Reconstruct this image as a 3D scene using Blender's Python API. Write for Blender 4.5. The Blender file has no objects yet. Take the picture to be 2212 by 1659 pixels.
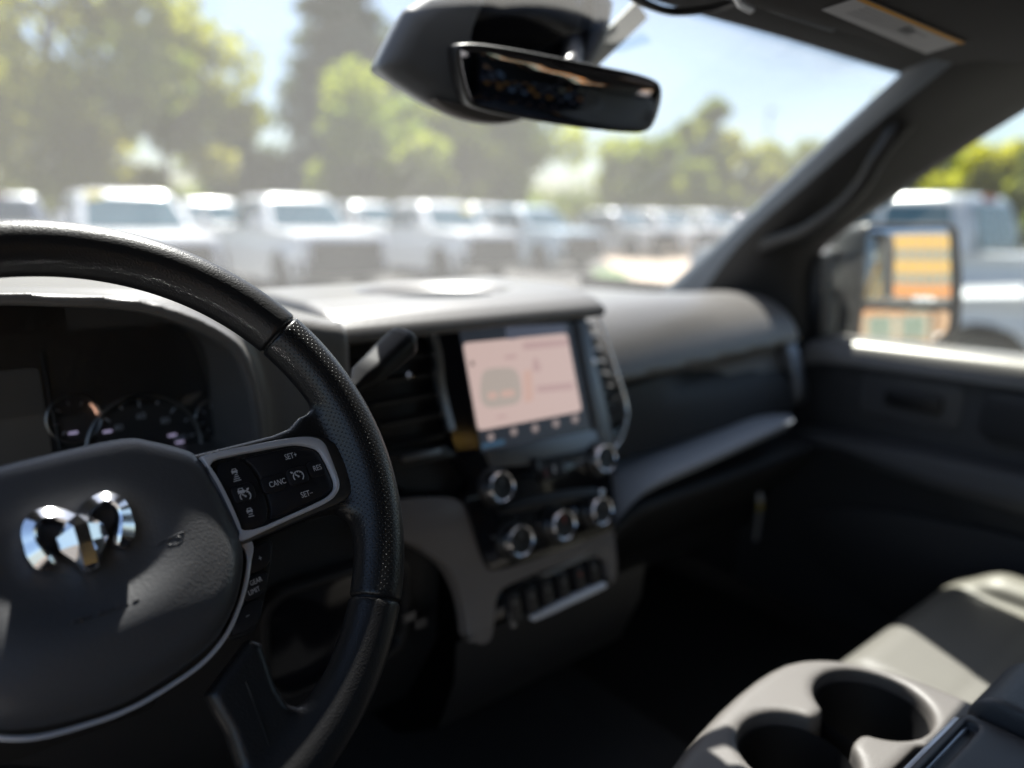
import bpy, math, random
import numpy as np
from mathutils import Matrix, Vector
from mathutils.geometry import tessellate_polygon

SC = bpy.context.scene
COL = SC.collection
rad = math.radians

# ------------------------------------------------------------------ camera, sky, sun, exposure
# the truck's frame: +y forward, +x to the passenger side, z up, ground at z = 0
YAW, PITCH, ROLL, FPX = rad(39.0), rad(13.0), rad(0.6), 1588.0     # focal length in pixels of a 2212 px wide picture
CAM = np.array([-.575, -.446, 1.60])
FW = np.array([math.sin(YAW)*math.cos(PITCH), math.cos(YAW)*math.cos(PITCH), -math.sin(PITCH)])
RT = np.array([math.cos(YAW), -math.sin(YAW), 0.0])
UP = np.cross(RT, FW)
RT, UP = RT*math.cos(ROLL)+UP*math.sin(ROLL), UP*math.cos(ROLL)-RT*math.sin(ROLL)
cd = bpy.data.cameras.new('camera')
cd.sensor_width = 36; cd.lens = 36*FPX/2212; cd.clip_start = .02; cd.clip_end = 2000
cd.dof.use_dof = True; cd.dof.focus_distance = .492; cd.dof.aperture_fstop = 2.2; cd.dof.aperture_blades = 0
cam = bpy.data.objects.new('camera', cd); COL.objects.link(cam)
cam.matrix_world = Matrix(((RT[0], UP[0], -FW[0], CAM[0]), (RT[1], UP[1], -FW[1], CAM[1]), (RT[2], UP[2], -FW[2], CAM[2]), (0, 0, 0, 1)))
SC.camera = cam

SUN_EL, SUN_AZ = rad(57), rad(30)          # azimuth clockwise from +y
world = bpy.data.worlds.new('World'); SC.world = world; world.use_nodes = True
wn = world.node_tree.nodes; wl = world.node_tree.links
sky = wn.new('ShaderNodeTexSky'); sky.sky_type = 'NISHITA'; sky.sun_disc = False
sky.sun_elevation = SUN_EL; sky.sun_rotation = SUN_AZ; sky.altitude = 50; sky.air_density = 1.0; sky.dust_density = 1.6; sky.ozone_density = 2.0
wl.new(sky.outputs[0], wn['Background'].inputs[0]); wn['Background'].inputs[1].default_value = .053
sl = bpy.data.lights.new('sun', 'SUN'); sl.energy = 5.0; sl.angle = rad(.5); sl.color = (1, .93, .84)
so = bpy.data.objects.new('sun', sl); COL.objects.link(so)
sd = Vector((math.sin(SUN_AZ)*math.cos(SUN_EL), math.cos(SUN_AZ)*math.cos(SUN_EL), math.sin(SUN_EL)))
so.rotation_euler = (-sd).to_track_quat('-Z', 'Y').to_euler(); so.location = (0, 0, 30)
vs = SC.view_settings; vs.view_transform = 'Standard'; vs.look = 'None'; vs.gamma = 1; vs.exposure = 1.95; vs.use_curve_mapping = False
SC.render.engine = 'CYCLES'; SC.cycles.max_bounces = 10; SC.cycles.transparent_max_bounces = 24

# ------------------------------------------------------------------ photo pixel -> place (a pixel gives a direction, the plane gives the distance)
def ray(px, py): return FW+RT*(px-1106)/FPX-UP*(py-829.5)/FPX
def onplane(px, py, p0, n):
    d = ray(px, py); n = np.array(n, float)
    return CAM+d*(((np.array(p0)-CAM)@n)/(d@n))
def PX(px, py, x): return onplane(px, py, (x, 0, 0), (1, 0, 0))
def PY(px, py, y): return onplane(px, py, (0, y, 0), (0, 1, 0))
def PZ(px, py, z): return onplane(px, py, (0, 0, z), (0, 0, 1))

class Frame:
    """a tilted working plane: u to the right, v up, n towards the driver"""
    def __init__(s, o, tilt):
        s.o = np.array(o, float); s.u = np.array([1., 0, 0]); s.v = np.array([0, math.sin(tilt), math.cos(tilt)]); s.n = np.cross(s.u, s.v)
    def px(s, px, py, w=0):
        p = onplane(px, py, s.o+s.n*w, s.n)-s.o
        return np.array([p@s.u, p@s.v])
    def pts(s, L, w=0): return np.array([s.px(a, b, w) for a, b in L])
    def matrix(s):
        return Matrix([[s.u[i], s.v[i], s.n[i], s.o[i]] for i in range(3)]+[[0, 0, 0, 1]])
WH = Frame((-.525, 0, 1.42), rad(30))          # steering wheel
ST = Frame((0, .237, 1.40), rad(17))           # centre stack
# crops of the photograph used for tracing -> 2212 px coordinates
def c5(L): return [(x*.4793, 864+y*.4793) for x, y in L]
def b1(L): return [(403.2+x*.191, 892.8+y*.191) for x, y in L]
def em(L): return [(x*.2083, 1025.3+y*.2083) for x, y in L]
def c4(L): return [(x*.4166, 460.8+y*.4166) for x, y in L]
def c6(L): return [(1209.6+x*.3646, 604.8+y*.3646) for x, y in L]
def c8(L): return [((2400+x/1.536)*.576, (2150+y/1.536)*.576) for x, y in L]
def k1(L): return [((1700+x/2.304)*.576, (1680+y/2.304)*.576) for x, y in L]

# ------------------------------------------------------------------ mesh helpers
def tag(o, label=None, cat=None, group=None, kind=None):
    if label: o['label'] = label
    if cat: o['category'] = cat
    if group: o['group'] = group
    if kind: o['kind'] = kind
    return o
def thing(name, label, cat, loc=(0, 0, 0), rotz=0, group=None, matrix=None):
    o = bpy.data.objects.new(name, None); COL.objects.link(o); o.empty_display_size = .05
    if matrix is not None: o.matrix_world = matrix
    else: o.matrix_world = Matrix.Translation(loc) @ Matrix.Rotation(rotz, 4, 'Z')
    return tag(o, label, cat, group)
def mo(name, V, Fs, mat, parent=None, smooth=None, world=False):
    """one mesh object; world=True: V in world coordinates although it has a parent"""
    me = bpy.data.meshes.new(name)
    me.from_pydata([tuple(map(float, v)) for v in V], [], [tuple(map(int, f)) for f in Fs]); me.update()
    if mat is not None: me.materials.append(mat)
    if smooth is not None:
        me.shade_smooth()
        if smooth < 179: me.set_sharp_from_angle(angle=rad(smooth))
    o = bpy.data.objects.new(name, me); COL.objects.link(o)
    if parent is not None:
        o.parent = parent
        if world and parent.parent is None: o.matrix_parent_inverse = parent.matrix_basis.inverted()
    return o
class MB:
    def __init__(s): s.V = []; s.F = []
    def add(s, V, F):
        b = len(s.V); s.V += [tuple(v) for v in V]; s.F += [tuple(i+b for i in f) for f in F]; return s
    def box(s, c, d, ax=None):
        c = np.array(c, float); ax = np.eye(3) if ax is None else np.array(ax, float)
        V = [c+ax[0]*(i*d[0]/2)+ax[1]*(j*d[1]/2)+ax[2]*(k*d[2]/2) for i in (-1, 1) for j in (-1, 1) for k in (-1, 1)]
        return s.add(V, [(0, 1, 3, 2), (4, 6, 7, 5), (0, 4, 5, 1), (2, 3, 7, 6), (0, 2, 6, 4), (1, 5, 7, 3)])
    def obj(s, name, mat, parent=None, smooth=None, world=False): return mo(name, s.V, s.F, mat, parent, smooth, world)

def cr(pts, n=8, closed=False):
    """Catmull-Rom through points"""
    P = np.array(pts, float); N = len(P); out = []
    for i in range(N if closed else N-1):
        p0, p1, p2, p3 = (P[(i+k) % N] if closed else P[min(max(i+k, 0), N-1)] for k in (-1, 0, 1, 2))
        for t in np.arange(n)/n:
            out.append(.5*((2*p1)+(-p0+p2)*t+(2*p0-5*p1+4*p2-p3)*t*t+(-p0+3*p1-3*p2+p3)*t**3))
    if not closed: out.append(P[-1])
    return np.array(out)
def chaikin(pts, it=3, closed=True):
    P = np.array(pts, float)
    for _ in range(it):
        Q = np.roll(P, -1, 0)
        if closed: P = np.stack([P*.75+Q*.25, P*.25+Q*.75], 1).reshape(-1, P.shape[1])
        else: P = np.concatenate([P[:1], np.stack([P*.75+Q*.25, P*.25+Q*.75], 1)[:-1].reshape(-1, P.shape[1]), P[-1:]])
    return P
def fillet(pts, r, n=4):
    """round every corner of an outline, r metres along each side"""
    P = np.array(pts, float); out = []
    for i in range(len(P)):
        a, p, b = P[i-1], P[i], P[(i+1) % len(P)]
        p0 = p+(a-p)*min(.45, r/np.linalg.norm(a-p)); p1 = p+(b-p)*min(.45, r/np.linalg.norm(b-p))
        for t in np.linspace(0, 1, n): out.append(p0*(1-t)**2+2*p*t*(1-t)+p1*t*t)
    return np.array(out)
def rrect(w, h, r, n=5, c=(0, 0), rot=0):
    out = []
    for cx, cy, a0 in ((w/2-r, h/2-r, 0), (-w/2+r, h/2-r, 90), (-w/2+r, -h/2+r, 180), (w/2-r, -h/2+r, 270)):
        for k in range(n+1):
            a = rad(a0+90*k/n); out.append((cx+r*math.cos(a), cy+r*math.sin(a)))
    P = np.array(out); cs, sn = math.cos(rot), math.sin(rot)
    return np.stack([P[:, 0]*cs-P[:, 1]*sn+c[0], P[:, 0]*sn+P[:, 1]*cs+c[1]], 1)
def ell(rx, ry, n=40, c=(0, 0)):
    a = np.arange(n)/n*2*math.pi
    return np.stack([c[0]+rx*np.cos(a), c[1]+ry*np.sin(a)], 1)
def ccw(P):
    P = np.array(P, float); Q = np.roll(P, -1, 0)
    return P if (P[:, 0]*Q[:, 1]-Q[:, 0]*P[:, 1]).sum() > 0 else P[::-1]
def offset(P, d):
    """move a ccw outline outwards by d"""
    a = np.roll(P, 1, 0); b = np.roll(P, -1, 0); t1 = P-a; t2 = b-P
    t1 /= np.linalg.norm(t1, axis=1)[:, None]+1e-12; t2 /= np.linalg.norm(t2, axis=1)[:, None]+1e-12
    n1 = np.stack([t1[:, 1], -t1[:, 0]], 1); n2 = np.stack([t2[:, 1], -t2[:, 0]], 1); m = n1+n2
    return P+m/np.maximum((m*m).sum(1), .5)[:, None]*2*d
def plate(outer, w0, w1, bevel=0, holes=(), top=None):
    """flat solid with bevelled top edge in a frame's (u, v, w); holes are outlines; top(u, v) adds to w1"""
    loops = [ccw(outer)]+[ccw(h)[::-1] for h in holes]
    V = []; F = []; caps = []; bots = []
    tz = top or (lambda u, v: 0)
    for L in loops:
        n = len(L); b = len(V)
        inner = offset(L, -bevel) if bevel else L
        V += [(x, y, w0) for x, y in L]
        V += [(x, y, w1-bevel+tz(x, y)) for x, y in L]
        rings = [b, b+n]
        if bevel:
            mid = offset(L, -bevel*.3)
            V += [(x, y, w1-bevel*.3+tz(x, y)) for x, y in mid]; rings.append(len(V)-n)
            V += [(x, y, w1+tz(x, y)) for x, y in inner]; rings.append(len(V)-n)
        for r0, r1 in zip(rings, rings[1:]):
            F += [(r0+i, r0+(i+1) % n, r1+(i+1) % n, r1+i) for i in range(n)]
        caps.append((rings[-1], inner)); bots.append((b, L))
    def cap(cl, rev):
        ids = [b+i for b, L in cl for i in range(len(L))]
        for t in tessellate_polygon([[Vector((x, y, 0)) for x, y in L] for b, L in cl]):
            a = [ids[i] for i in t]; p = [np.array(V[i]) for i in a]
            up = np.cross(p[1]-p[0], p[2]-p[0])[2] > 0
            F.append(tuple(a if up != rev else a[::-1]))
    cap(caps, False); cap(bots, True)
    return V, F
def lathe(prof, n=32, cap=True):
    """prof [(r, w)] about local z"""
    V = []; F = []
    for r, w in prof:
        for k in range(n): V.append((r*math.cos(2*math.pi*k/n), r*math.sin(2*math.pi*k/n), w))
    for i in range(len(prof)-1):
        for k in range(n):
            F.append((i*n+k, i*n+(k+1) % n, (i+1)*n+(k+1) % n, (i+1)*n+k))
    if prof[0][0] > 1e-6: F.append(tuple(range(n))[::-1])
    if cap and prof[-1][0] > 1e-6: F.append(tuple((len(prof)-1)*n+k for k in range(n)))
    return V, F
def move(VF, d): return [tuple(np.array(v)+np.array(d)) for v in VF[0]], VF[1]
def sweep(path, prof, upv=(0, 0, 1), scale=None, closed=False, caps=True):
    """prof: ring of (side, up) offsets carried along path; scale(i) optional factor(s)"""
    P = np.array(path, float); n = len(P); m = len(prof); V = []; F = []
    T = np.roll(P, -1, 0)-np.roll(P, 1, 0)
    if not closed: T[0] = P[1]-P[0]; T[-1] = P[-1]-P[-2]
    for i in range(n):
        t = T[i]/np.linalg.norm(T[i]); u = np.array(upv if not callable(upv) else upv(i), float)
        s = np.cross(t, u); s /= np.linalg.norm(s); q = np.cross(s, t)
        k = 1 if scale is None else scale(i); k = (k, k) if np.isscalar(k) else k
        for a, b in prof: V.append(P[i]+s*a*k[0]+q*b*k[1])
    for i in range(n if closed else n-1):
        j = (i+1) % n
        for k in range(m): F.append((i*m+k, i*m+(k+1) % m, j*m+(k+1) % m, j*m+k))
    if caps and not closed: F.append(tuple(range(m))[::-1]); F.append(tuple((n-1)*m+k for k in range(m)))
    return V, F
def circ(r, n=12, ry=None): return [(r*math.cos(2*math.pi*k/n), (ry or r)*math.sin(2*math.pi*k/n)) for k in range(n)]
def loft(secs, closed=False, caps=False):
    """grid over equally long rows of points; closed: each row is a ring"""
    m = len(secs[0]); V = [p for s in secs for p in s]; F = []
    for i in range(len(secs)-1):
        for k in range(m if closed else m-1):
            F.append((i*m+k, i*m+(k+1) % m, (i+1)*m+(k+1) % m, (i+1)*m+k))
    if caps: F.append(tuple(range(m))[::-1]); F.append(tuple((len(secs)-1)*m+k for k in range(m)))
    return V, F
def thick(V, F, d):
    """give a sheet real thickness along vector d"""
    n = len(V); V2 = list(map(tuple, V))+[tuple(np.array(v)+np.array(d)) for v in V]
    from collections import Counter
    e = Counter(); F2 = list(F)
    for f in F:
        for a, b in zip(f, f[1:]+f[:1]): e[(a, b)] += 1
    for f in F: F2.append(tuple(i+n for i in f[::-1]))
    for (a, b) in list(e):
        if (b, a) not in e: F2.append((b, a, a+n, b+n))
    return V2, F2

# signed-distance modelling (soft shapes): surface nets over a grid
def nets(fn, lo, hi, h):
    lo = np.array(lo, float); N = np.ceil((np.array(hi)-lo)/h).astype(int)+1
    ax = [lo[i]+np.arange(N[i])*h for i in range(3)]
    X, Y, Z = np.meshgrid(*ax, indexing='ij')
    D = fn(X, Y, Z); S = D < 0
    c = [(a, b, d) for a in (0, 1) for b in (0, 1) for d in (0, 1)]
    sl = lambda A, o: A[o[0]:A.shape[0]-1+o[0], o[1]:A.shape[1]-1+o[1], o[2]:A.shape[2]-1+o[2]]
    cnt = sum(sl(S, o).astype(int) for o in c); act = (cnt > 0) & (cnt < 8)
    I, J, K = np.nonzero(act); idx = -np.ones(act.shape, int); idx[I, J, K] = np.arange(len(I))
    acc = np.zeros((len(I), 3)); num = np.zeros(len(I))
    for o in c:
        for a in range(3):
            if o[a]: continue
            q = list(o); q[a] = 1
            d0 = D[I+o[0], J+o[1], K+o[2]]; d1 = D[I+q[0], J+q[1], K+q[2]]
            m = (d0 < 0) != (d1 < 0); t = np.where(m, d0/np.where(m, d0-d1, 1), 0)
            p = np.tile(np.array(o, float), (len(I), 1)); p[:, a] += t
            acc += p*m[:, None]; num += m
    V = lo+(np.stack([I, J, K], 1)+acc/num[:, None])*h
    Fs = []
    for a in range(3):
        b, d = (a+1) % 3, (a+2) % 3
        s0 = [slice(None)]*3; s1 = [slice(None)]*3; s0[a] = slice(0, -1); s1[a] = slice(1, None)
        m = S[tuple(s0)] != S[tuple(s1)]; flip = S[tuple(s0)]
        E = np.stack(np.nonzero(m), 1)
        ok = (E[:, b] > 0) & (E[:, d] > 0) & (E[:, b] < N[b]-1) & (E[:, d] < N[d]-1); E = E[ok]
        def cell(db, dd):
            q = E.copy(); q[:, b] += db; q[:, d] += dd; return idx[q[:, 0], q[:, 1], q[:, 2]]
        Q = np.stack([cell(-1, -1), cell(0, -1), cell(0, 0), cell(-1, 0)], 1)
        fl = flip[E[:, 0], E[:, 1], E[:, 2]]
        Q[~fl] = Q[~fl][:, ::-1]; Fs.append(Q)
    return V, np.concatenate(Fs)
def smin(a, b, k):
    h = np.clip(.5+.5*(b-a)/k, 0, 1); return b*(1-h)+a*h-k*h*(1-h)
def smax(a, b, k): return -smin(-a, -b, k)
def psdf(X, Y, P):
    """signed distance to a polygon (2-D arrays)"""
    P = np.array(P, float); d = np.full(X.shape, 1e9); s = np.ones(X.shape)
    Q = np.roll(P, -1, 0)
    for (ax, ay), (bx, by) in zip(P, Q):
        ex, ey = bx-ax, by-ay; wx, wy = X-ax, Y-ay
        t = np.clip((wx*ex+wy*ey)/(ex*ex+ey*ey+1e-15), 0, 1)
        d = np.minimum(d, (wx-ex*t)**2+(wy-ey*t)**2)
        c1 = Y >= ay; c2 = Y < by; c3 = ex*wy > ey*wx
        s = np.where((c1 & c2 & c3) | (~c1 & ~c2 & ~c3), -s, s)
    return s*np.sqrt(d)
def slab(d2, Z, z0, z1, r):
    """rounded extrusion of a 2-D distance between z0 and z1"""
    a = d2+r; b = np.abs(Z-(z0+z1)/2)-(z1-z0)/2+r
    return np.minimum(np.maximum(a, b), 0)+np.hypot(np.maximum(a, 0), np.maximum(b, 0))-r
def rbox(X, Y, Z, c, s, r):
    q = [np.abs(A-c[i])-s[i]/2+r for i, A in enumerate((X, Y, Z))]
    return np.sqrt(sum(np.maximum(a, 0)**2 for a in q))+np.minimum(np.maximum(np.maximum(q[0], q[1]), q[2]), 0)-r
def netobj(name, fn, lo, hi, h, mat, parent=None, world=False):
    V, F = nets(fn, lo, hi, h)
    return mo(name, V, F, mat, parent, 180, world)
def text(name, s, size, mat, parent, loc, rot=0, align='CENTER', ext=.0002, sx=1.0):
    cu = bpy.data.curves.new(name, 'FONT'); cu.body = s; cu.size = size; cu.align_x = align; cu.align_y = 'CENTER'; cu.extrude = ext; cu.resolution_u = 3
    t = bpy.data.objects.new(name, cu); COL.objects.link(t)
    me = bpy.data.meshes.new_from_object(t.evaluated_get(bpy.context.evaluated_depsgraph_get()))
    COL.objects.unlink(t); bpy.data.objects.remove(t); me.name = name
    me.materials.clear(); me.materials.append(mat)
    o = bpy.data.objects.new(name, me); COL.objects.link(o); o.parent = parent
    o.matrix_local = Matrix.Translation(loc) @ (rot if isinstance(rot, Matrix) else Matrix.Rotation(rot, 4, 'Z')) @ Matrix.Diagonal((sx, 1, 1, 1))
    return o

# ------------------------------------------------------------------ materials
def mat(name, col, rough=.5, metal=0, spec=.5, bump=None, coat=0, var=0, emit=None, sheen=0, varscale=6):
    """bump: list of (kind, scale, strength, distance)"""
    m = bpy.data.materials.new(name); m.use_nodes = True; N = m.node_tree.nodes; L = m.node_tree.links
    b = N['Principled BSDF']; b.inputs['Base Color'].default_value = (*col, 1); b.inputs['Roughness'].default_value = rough
    b.inputs['Metallic'].default_value = metal; b.inputs['Specular IOR Level'].default_value = spec; b.inputs['Coat Weight'].default_value = coat; b.inputs['Coat Roughness'].default_value = .06
    b.inputs['Sheen Weight'].default_value = sheen
    tc = N.new('ShaderNodeTexCoord')
    if var:
        t = N.new('ShaderNodeTexNoise'); t.inputs['Scale'].default_value = varscale; t.inputs['Detail'].default_value = 6; L.new(tc.outputs['Object'], t.inputs['Vector'])
        mx = N.new('ShaderNodeMix'); mx.data_type = 'RGBA'; mx.inputs[6].default_value = (*[c*(1-var) for c in col], 1); mx.inputs[7].default_value = (*[min(1, c*(1+var)) for c in col], 1)
        L.new(t.outputs[0], mx.inputs[0]); L.new(mx.outputs[2], b.inputs['Base Color'])
        mr = N.new('ShaderNodeMapRange'); mr.inputs[3].default_value = max(0, rough-.1*var/.3*.5); mr.inputs[4].default_value = min(1, rough+.1*var/.3*.5); L.new(t.outputs[0], mr.inputs[0]); L.new(mr.outputs[0], b.inputs['Roughness'])
    prev = None
    for kind, scale, st, dist in (bump or []):
        if kind == 'voronoi': t = N.new('ShaderNodeTexVoronoi'); t.feature = 'SMOOTH_F1'; t.inputs['Smoothness'].default_value = .6
        else: t = N.new('ShaderNodeTexNoise'); t.inputs['Detail'].default_value = 4
        t.inputs['Scale'].default_value = scale; L.new(tc.outputs['Object'], t.inputs['Vector'])
        bp = N.new('ShaderNodeBump'); bp.inputs['Strength'].default_value = st; bp.inputs['Distance'].default_value = dist
        L.new(t.outputs[0], bp.inputs['Height'])
        if prev: L.new(prev.outputs[0], bp.inputs['Normal'])
        prev = bp
    if prev: L.new(prev.outputs[0], b.inputs['Normal'])
    if emit: b.inputs['Emission Color'].default_value = (*emit[0], 1); b.inputs['Emission Strength'].default_value = emit[1]
    return m
def glass(name, tint=(1, 1, 1), dust=0.0, rough=0.0, ior=1.5):
    """thin pane: see-through with Fresnel reflection; dust scatters a little light"""
    m = bpy.data.materials.new(name); m.use_nodes = True; N = m.node_tree.nodes; L = m.node_tree.links
    N.remove(N['Principled BSDF']); out = N['Material Output']
    tr = N.new('ShaderNodeBsdfTransparent'); tr.inputs[0].default_value = (*tint, 1)
    gl = N.new('ShaderNodeBsdfGlossy'); gl.inputs['Roughness'].default_value = rough
    fr = N.new('ShaderNodeFresnel'); ge = N.new('ShaderNodeNewGeometry'); mi = N.new('ShaderNodeMapRange'); mi.inputs[3].default_value = ior; mi.inputs[4].default_value = 1/ior
    L.new(ge.outputs['Backfacing'], mi.inputs[0]); L.new(mi.outputs[0], fr.inputs[0])      # the same reflectance from both sides of the thin pane
    mx = N.new('ShaderNodeMixShader'); L.new(fr.outputs[0], mx.inputs[0]); L.new(tr.outputs[0], mx.inputs[1]); L.new(gl.outputs[0], mx.inputs[2])
    last = mx
    if dust:
        t1 = N.new('ShaderNodeBsdfTranslucent'); t1.inputs[0].default_value = (.9, .9, .88, 1)
        m2 = N.new('ShaderNodeMixShader'); m2.inputs[0].default_value = dust; L.new(mx.outputs[0], m2.inputs[1]); L.new(t1.outputs[0], m2.inputs[2]); last = m2
    L.new(last.outputs[0], out.inputs['Surface']); return m
def perforated(name, col, rough, pitch):
    """leather with rows of punched holes: pattern runs in the mesh's UV map (metres along and across)"""
    m = mat(name, col, rough); N = m.node_tree.nodes; L = m.node_tree.links; b = N['Principled BSDF']
    uv = N.new('ShaderNodeUVMap'); uv.uv_map = 'UVMap'
    def holes(off):
        mp = N.new('ShaderNodeMapping'); mp.inputs['Scale'].default_value = (1/pitch, 1/(pitch*1.0), 1); mp.inputs['Location'].default_value = off
        L.new(uv.outputs[0], mp.inputs['Vector'])
        fr = N.new('ShaderNodeVectorMath'); fr.operation = 'FRACTION'; L.new(mp.outputs[0], fr.inputs[0])
        sb = N.new('ShaderNodeVectorMath'); sb.operation = 'SUBTRACT'; sb.inputs[1].default_value = (.5, .5, 0); L.new(fr.outputs[0], sb.inputs[0])
        sx = N.new('ShaderNodeSeparateXYZ'); L.new(sb.outputs[0], sx.inputs[0])
        cx = N.new('ShaderNodeCombineXYZ'); L.new(sx.outputs[0], cx.inputs[0]); L.new(sx.outputs[1], cx.inputs[1])
        ln = N.new('ShaderNodeVectorMath'); ln.operation = 'LENGTH'; L.new(cx.outputs[0], ln.inputs[0]); return ln.outputs['Value']
    mn = N.new('ShaderNodeMath'); mn.operation = 'MINIMUM'; L.new(holes((0, 0, 0)), mn.inputs[0]); L.new(holes((.5, .5, 0)), mn.inputs[1])
    mr = N.new('ShaderNodeMapRange'); mr.inputs[1].default_value = .085; mr.inputs[2].default_value = .15; L.new(mn.outputs[0], mr.inputs[0])
    tc = N.new('ShaderNodeTexCoord'); nz = N.new('ShaderNodeTexNoise'); nz.inputs['Scale'].default_value = 650; nz.inputs['Detail'].default_value = 4; L.new(tc.outputs['Object'], nz.inputs['Vector'])
    b1_ = N.new('ShaderNodeBump'); b1_.inputs['Strength'].default_value = .28; b1_.inputs['Distance'].default_value = .0006; L.new(nz.outputs[0], b1_.inputs['Height'])
    b2_ = N.new('ShaderNodeBump'); b2_.inputs['Strength'].default_value = .45; b2_.inputs['Distance'].default_value = .0007; L.new(mr.outputs[0], b2_.inputs['Height']); L.new(b1_.outputs[0], b2_.inputs['Normal'])
    L.new(b2_.outputs[0], b.inputs['Normal'])
    mx = N.new('ShaderNodeMix'); mx.data_type = 'RGBA'; mx.inputs[6].default_value = (.003, .003, .003, 1); mx.inputs[7].default_value = (*col, 1); L.new(mr.outputs[0], mx.inputs[0]); L.new(mx.outputs[2], b.inputs['Base Color'])
    return m
M = {}
M['leather'] = mat('black_leather', (.016, .0155, .016), .36, bump=[('voronoi', 880, .32, .0005), ('noise', 1500, .15, .0003)])
M['perf'] = perforated('perforated_black_leather', (.016, .0155, .016), .33, .0042)
M['airbag'] = mat('airbag_vinyl', (.070, .071, .076), .40, bump=[('voronoi', 640, .22, .0005), ('noise', 1300, .25, .0003)])
M['black'] = mat('black_plastic', (.012, .012, .013), .42, bump=[('noise', 1200, .08, .0003)])
M['lever'] = mat('lever_plastic', (.010, .010, .011), .5, spec=.3)
M['key'] = mat('satin_black_key', (.014, .014, .017), .38, bump=[('noise', 1500, .05, .0002)])
M['gloss'] = mat('gloss_black_plastic', (.006, .006, .008), .10, coat=.4)
M['shell'] = mat('dark_shell', (.010, .010, .011), .5)
M['chrome'] = mat('chrome', (.93, .93, .95), .15, 1)
M['knobring'] = mat('knob_chrome', (.92, .92, .94), .06, 1)
M['satin'] = mat('satin_silver', (.74, .75, .80), .30, .3)
M['gunmetal'] = mat('dark_satin_metal', (.22, .225, .24), .42, 1)
M['print'] = mat('pale_print', (.62, .62, .64), .6)
M['pad'] = mat('dash_soft_touch', (.150, .143, .136), .36, bump=[('voronoi', 420, .25, .0006), ('noise', 150, .1, .001)], var=.12, varscale=9)
M['dashlow'] = mat('dash_hard_plastic', (.07, .071, .076), .46, bump=[('noise', 700, .12, .0005)], var=.1)
M['trim'] = mat('warm_grey_trim', (.165, .148, .140), .38, bump=[('noise', 900, .06, .0003)])
M['shelf'] = mat('shelf_plastic', (.40, .43, .48), .40, bump=[('noise', 700, .12, .0005)])
M['housing'] = mat('housing_plastic', (.14, .15, .165), .40, bump=[('noise', 800, .1, .0004)])
M['dark'] = mat('charcoal_plastic', (.016, .016, .017), .55, bump=[('noise', 600, .15, .0006)])
M['doorp'] = mat('door_plastic', (.032, .033, .036), .5, bump=[('noise', 600, .15, .0006)])
M['carpet'] = mat('black_carpet', (.008, .008, .009), .95, bump=[('noise', 500, .6, .003)])
M['liner'] = mat('headliner_fabric', (.04, .04, .042), .9, bump=[('noise', 700, .4, .001)])
M['visor'] = mat('visor_fabric', (.030, .028, .028), .9, bump=[('noise', 700, .4, .001)])
M['pillar'] = mat('pillar_trim', (.15, .17, .195), .40, bump=[('noise', 800, .12, .0005)])
M['console'] = mat('console_grey_vinyl', (.115, .106, .098), .5, bump=[('voronoi', 700, .3, .0005)], var=.08, varscale=20)
M['seat'] = mat('seat_vinyl', (.125, .120, .104), .5, bump=[('voronoi', 500, .25, .0006)], var=.08, varscale=12)
M['lid'] = mat('armrest_vinyl', (.07, .074, .080), .48, bump=[('voronoi', 650, .4, .0006)])
M['windshield'] = glass('windshield_glass', (.82, .845, .86), .028, 0, 1.13)
M['window'] = glass('window_glass', (.92, .95, .93), .012)
M['lens'] = glass('clear_lens', (.9, .9, .9), .03)
M['mirror'] = mat('mirror_silver', (.85, .87, .88), .015, 1)
M['dimmirror'] = mat('dimmed_mirror', (.52, .53, .58), .03, 1)

# ================================================================== STEERING WHEEL (hero)
RR, RT_ = .1815, .0172
wheel = thing('steering_wheel', 'black leather steering wheel with chrome emblem and cruise control buttons', 'steering wheel', matrix=WH.matrix())
TURN = 5.0                                   # the wheel stands turned a little to the left (degrees)
def rot2(P, deg):
    P = np.array(P, float); c, s = math.cos(rad(deg)), math.sin(rad(deg))
    return np.stack([c*P[..., 0]-s*P[..., 1], s*P[..., 0]+c*P[..., 1]], -1)
def mirror_u(V, F):
    A = np.array(V, float); A[:, 0] *= -1; A[:, :2] = rot2(A[:, :2], 2*TURN)
    return [tuple(v) for v in A], [tuple(f[::-1]) for f in F]
def torus(X, Y, Z, ru=RT_, rw=RT_): return (np.hypot((np.hypot(X, Y)-RR)/ru, Z/rw)-1)*min(ru, rw)
def wedge(X, Y, a1, a0):
    """inside where a0 < angle < a1 (degrees, span < 180)"""
    a1, a0 = rad(a1), rad(a0)
    return np.maximum(-math.sin(a1)*X+math.cos(a1)*Y, math.sin(a0)*X-math.cos(a0)*Y)
G = .00045
# upper rim (smooth leather)
def f_upper(X, Y, Z):
    w = wedge(X, Y, 180-37.5+2*TURN, 37.5)
    return smax(torus(X, Y, Z), w+G, .0025)
netobj('upper_rim', f_upper, (-.195, .075, -.023), (.168, .205, .023), .0014, M['leather'], wheel)['label'] = 'smooth black leather upper arc of the rim'
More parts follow.
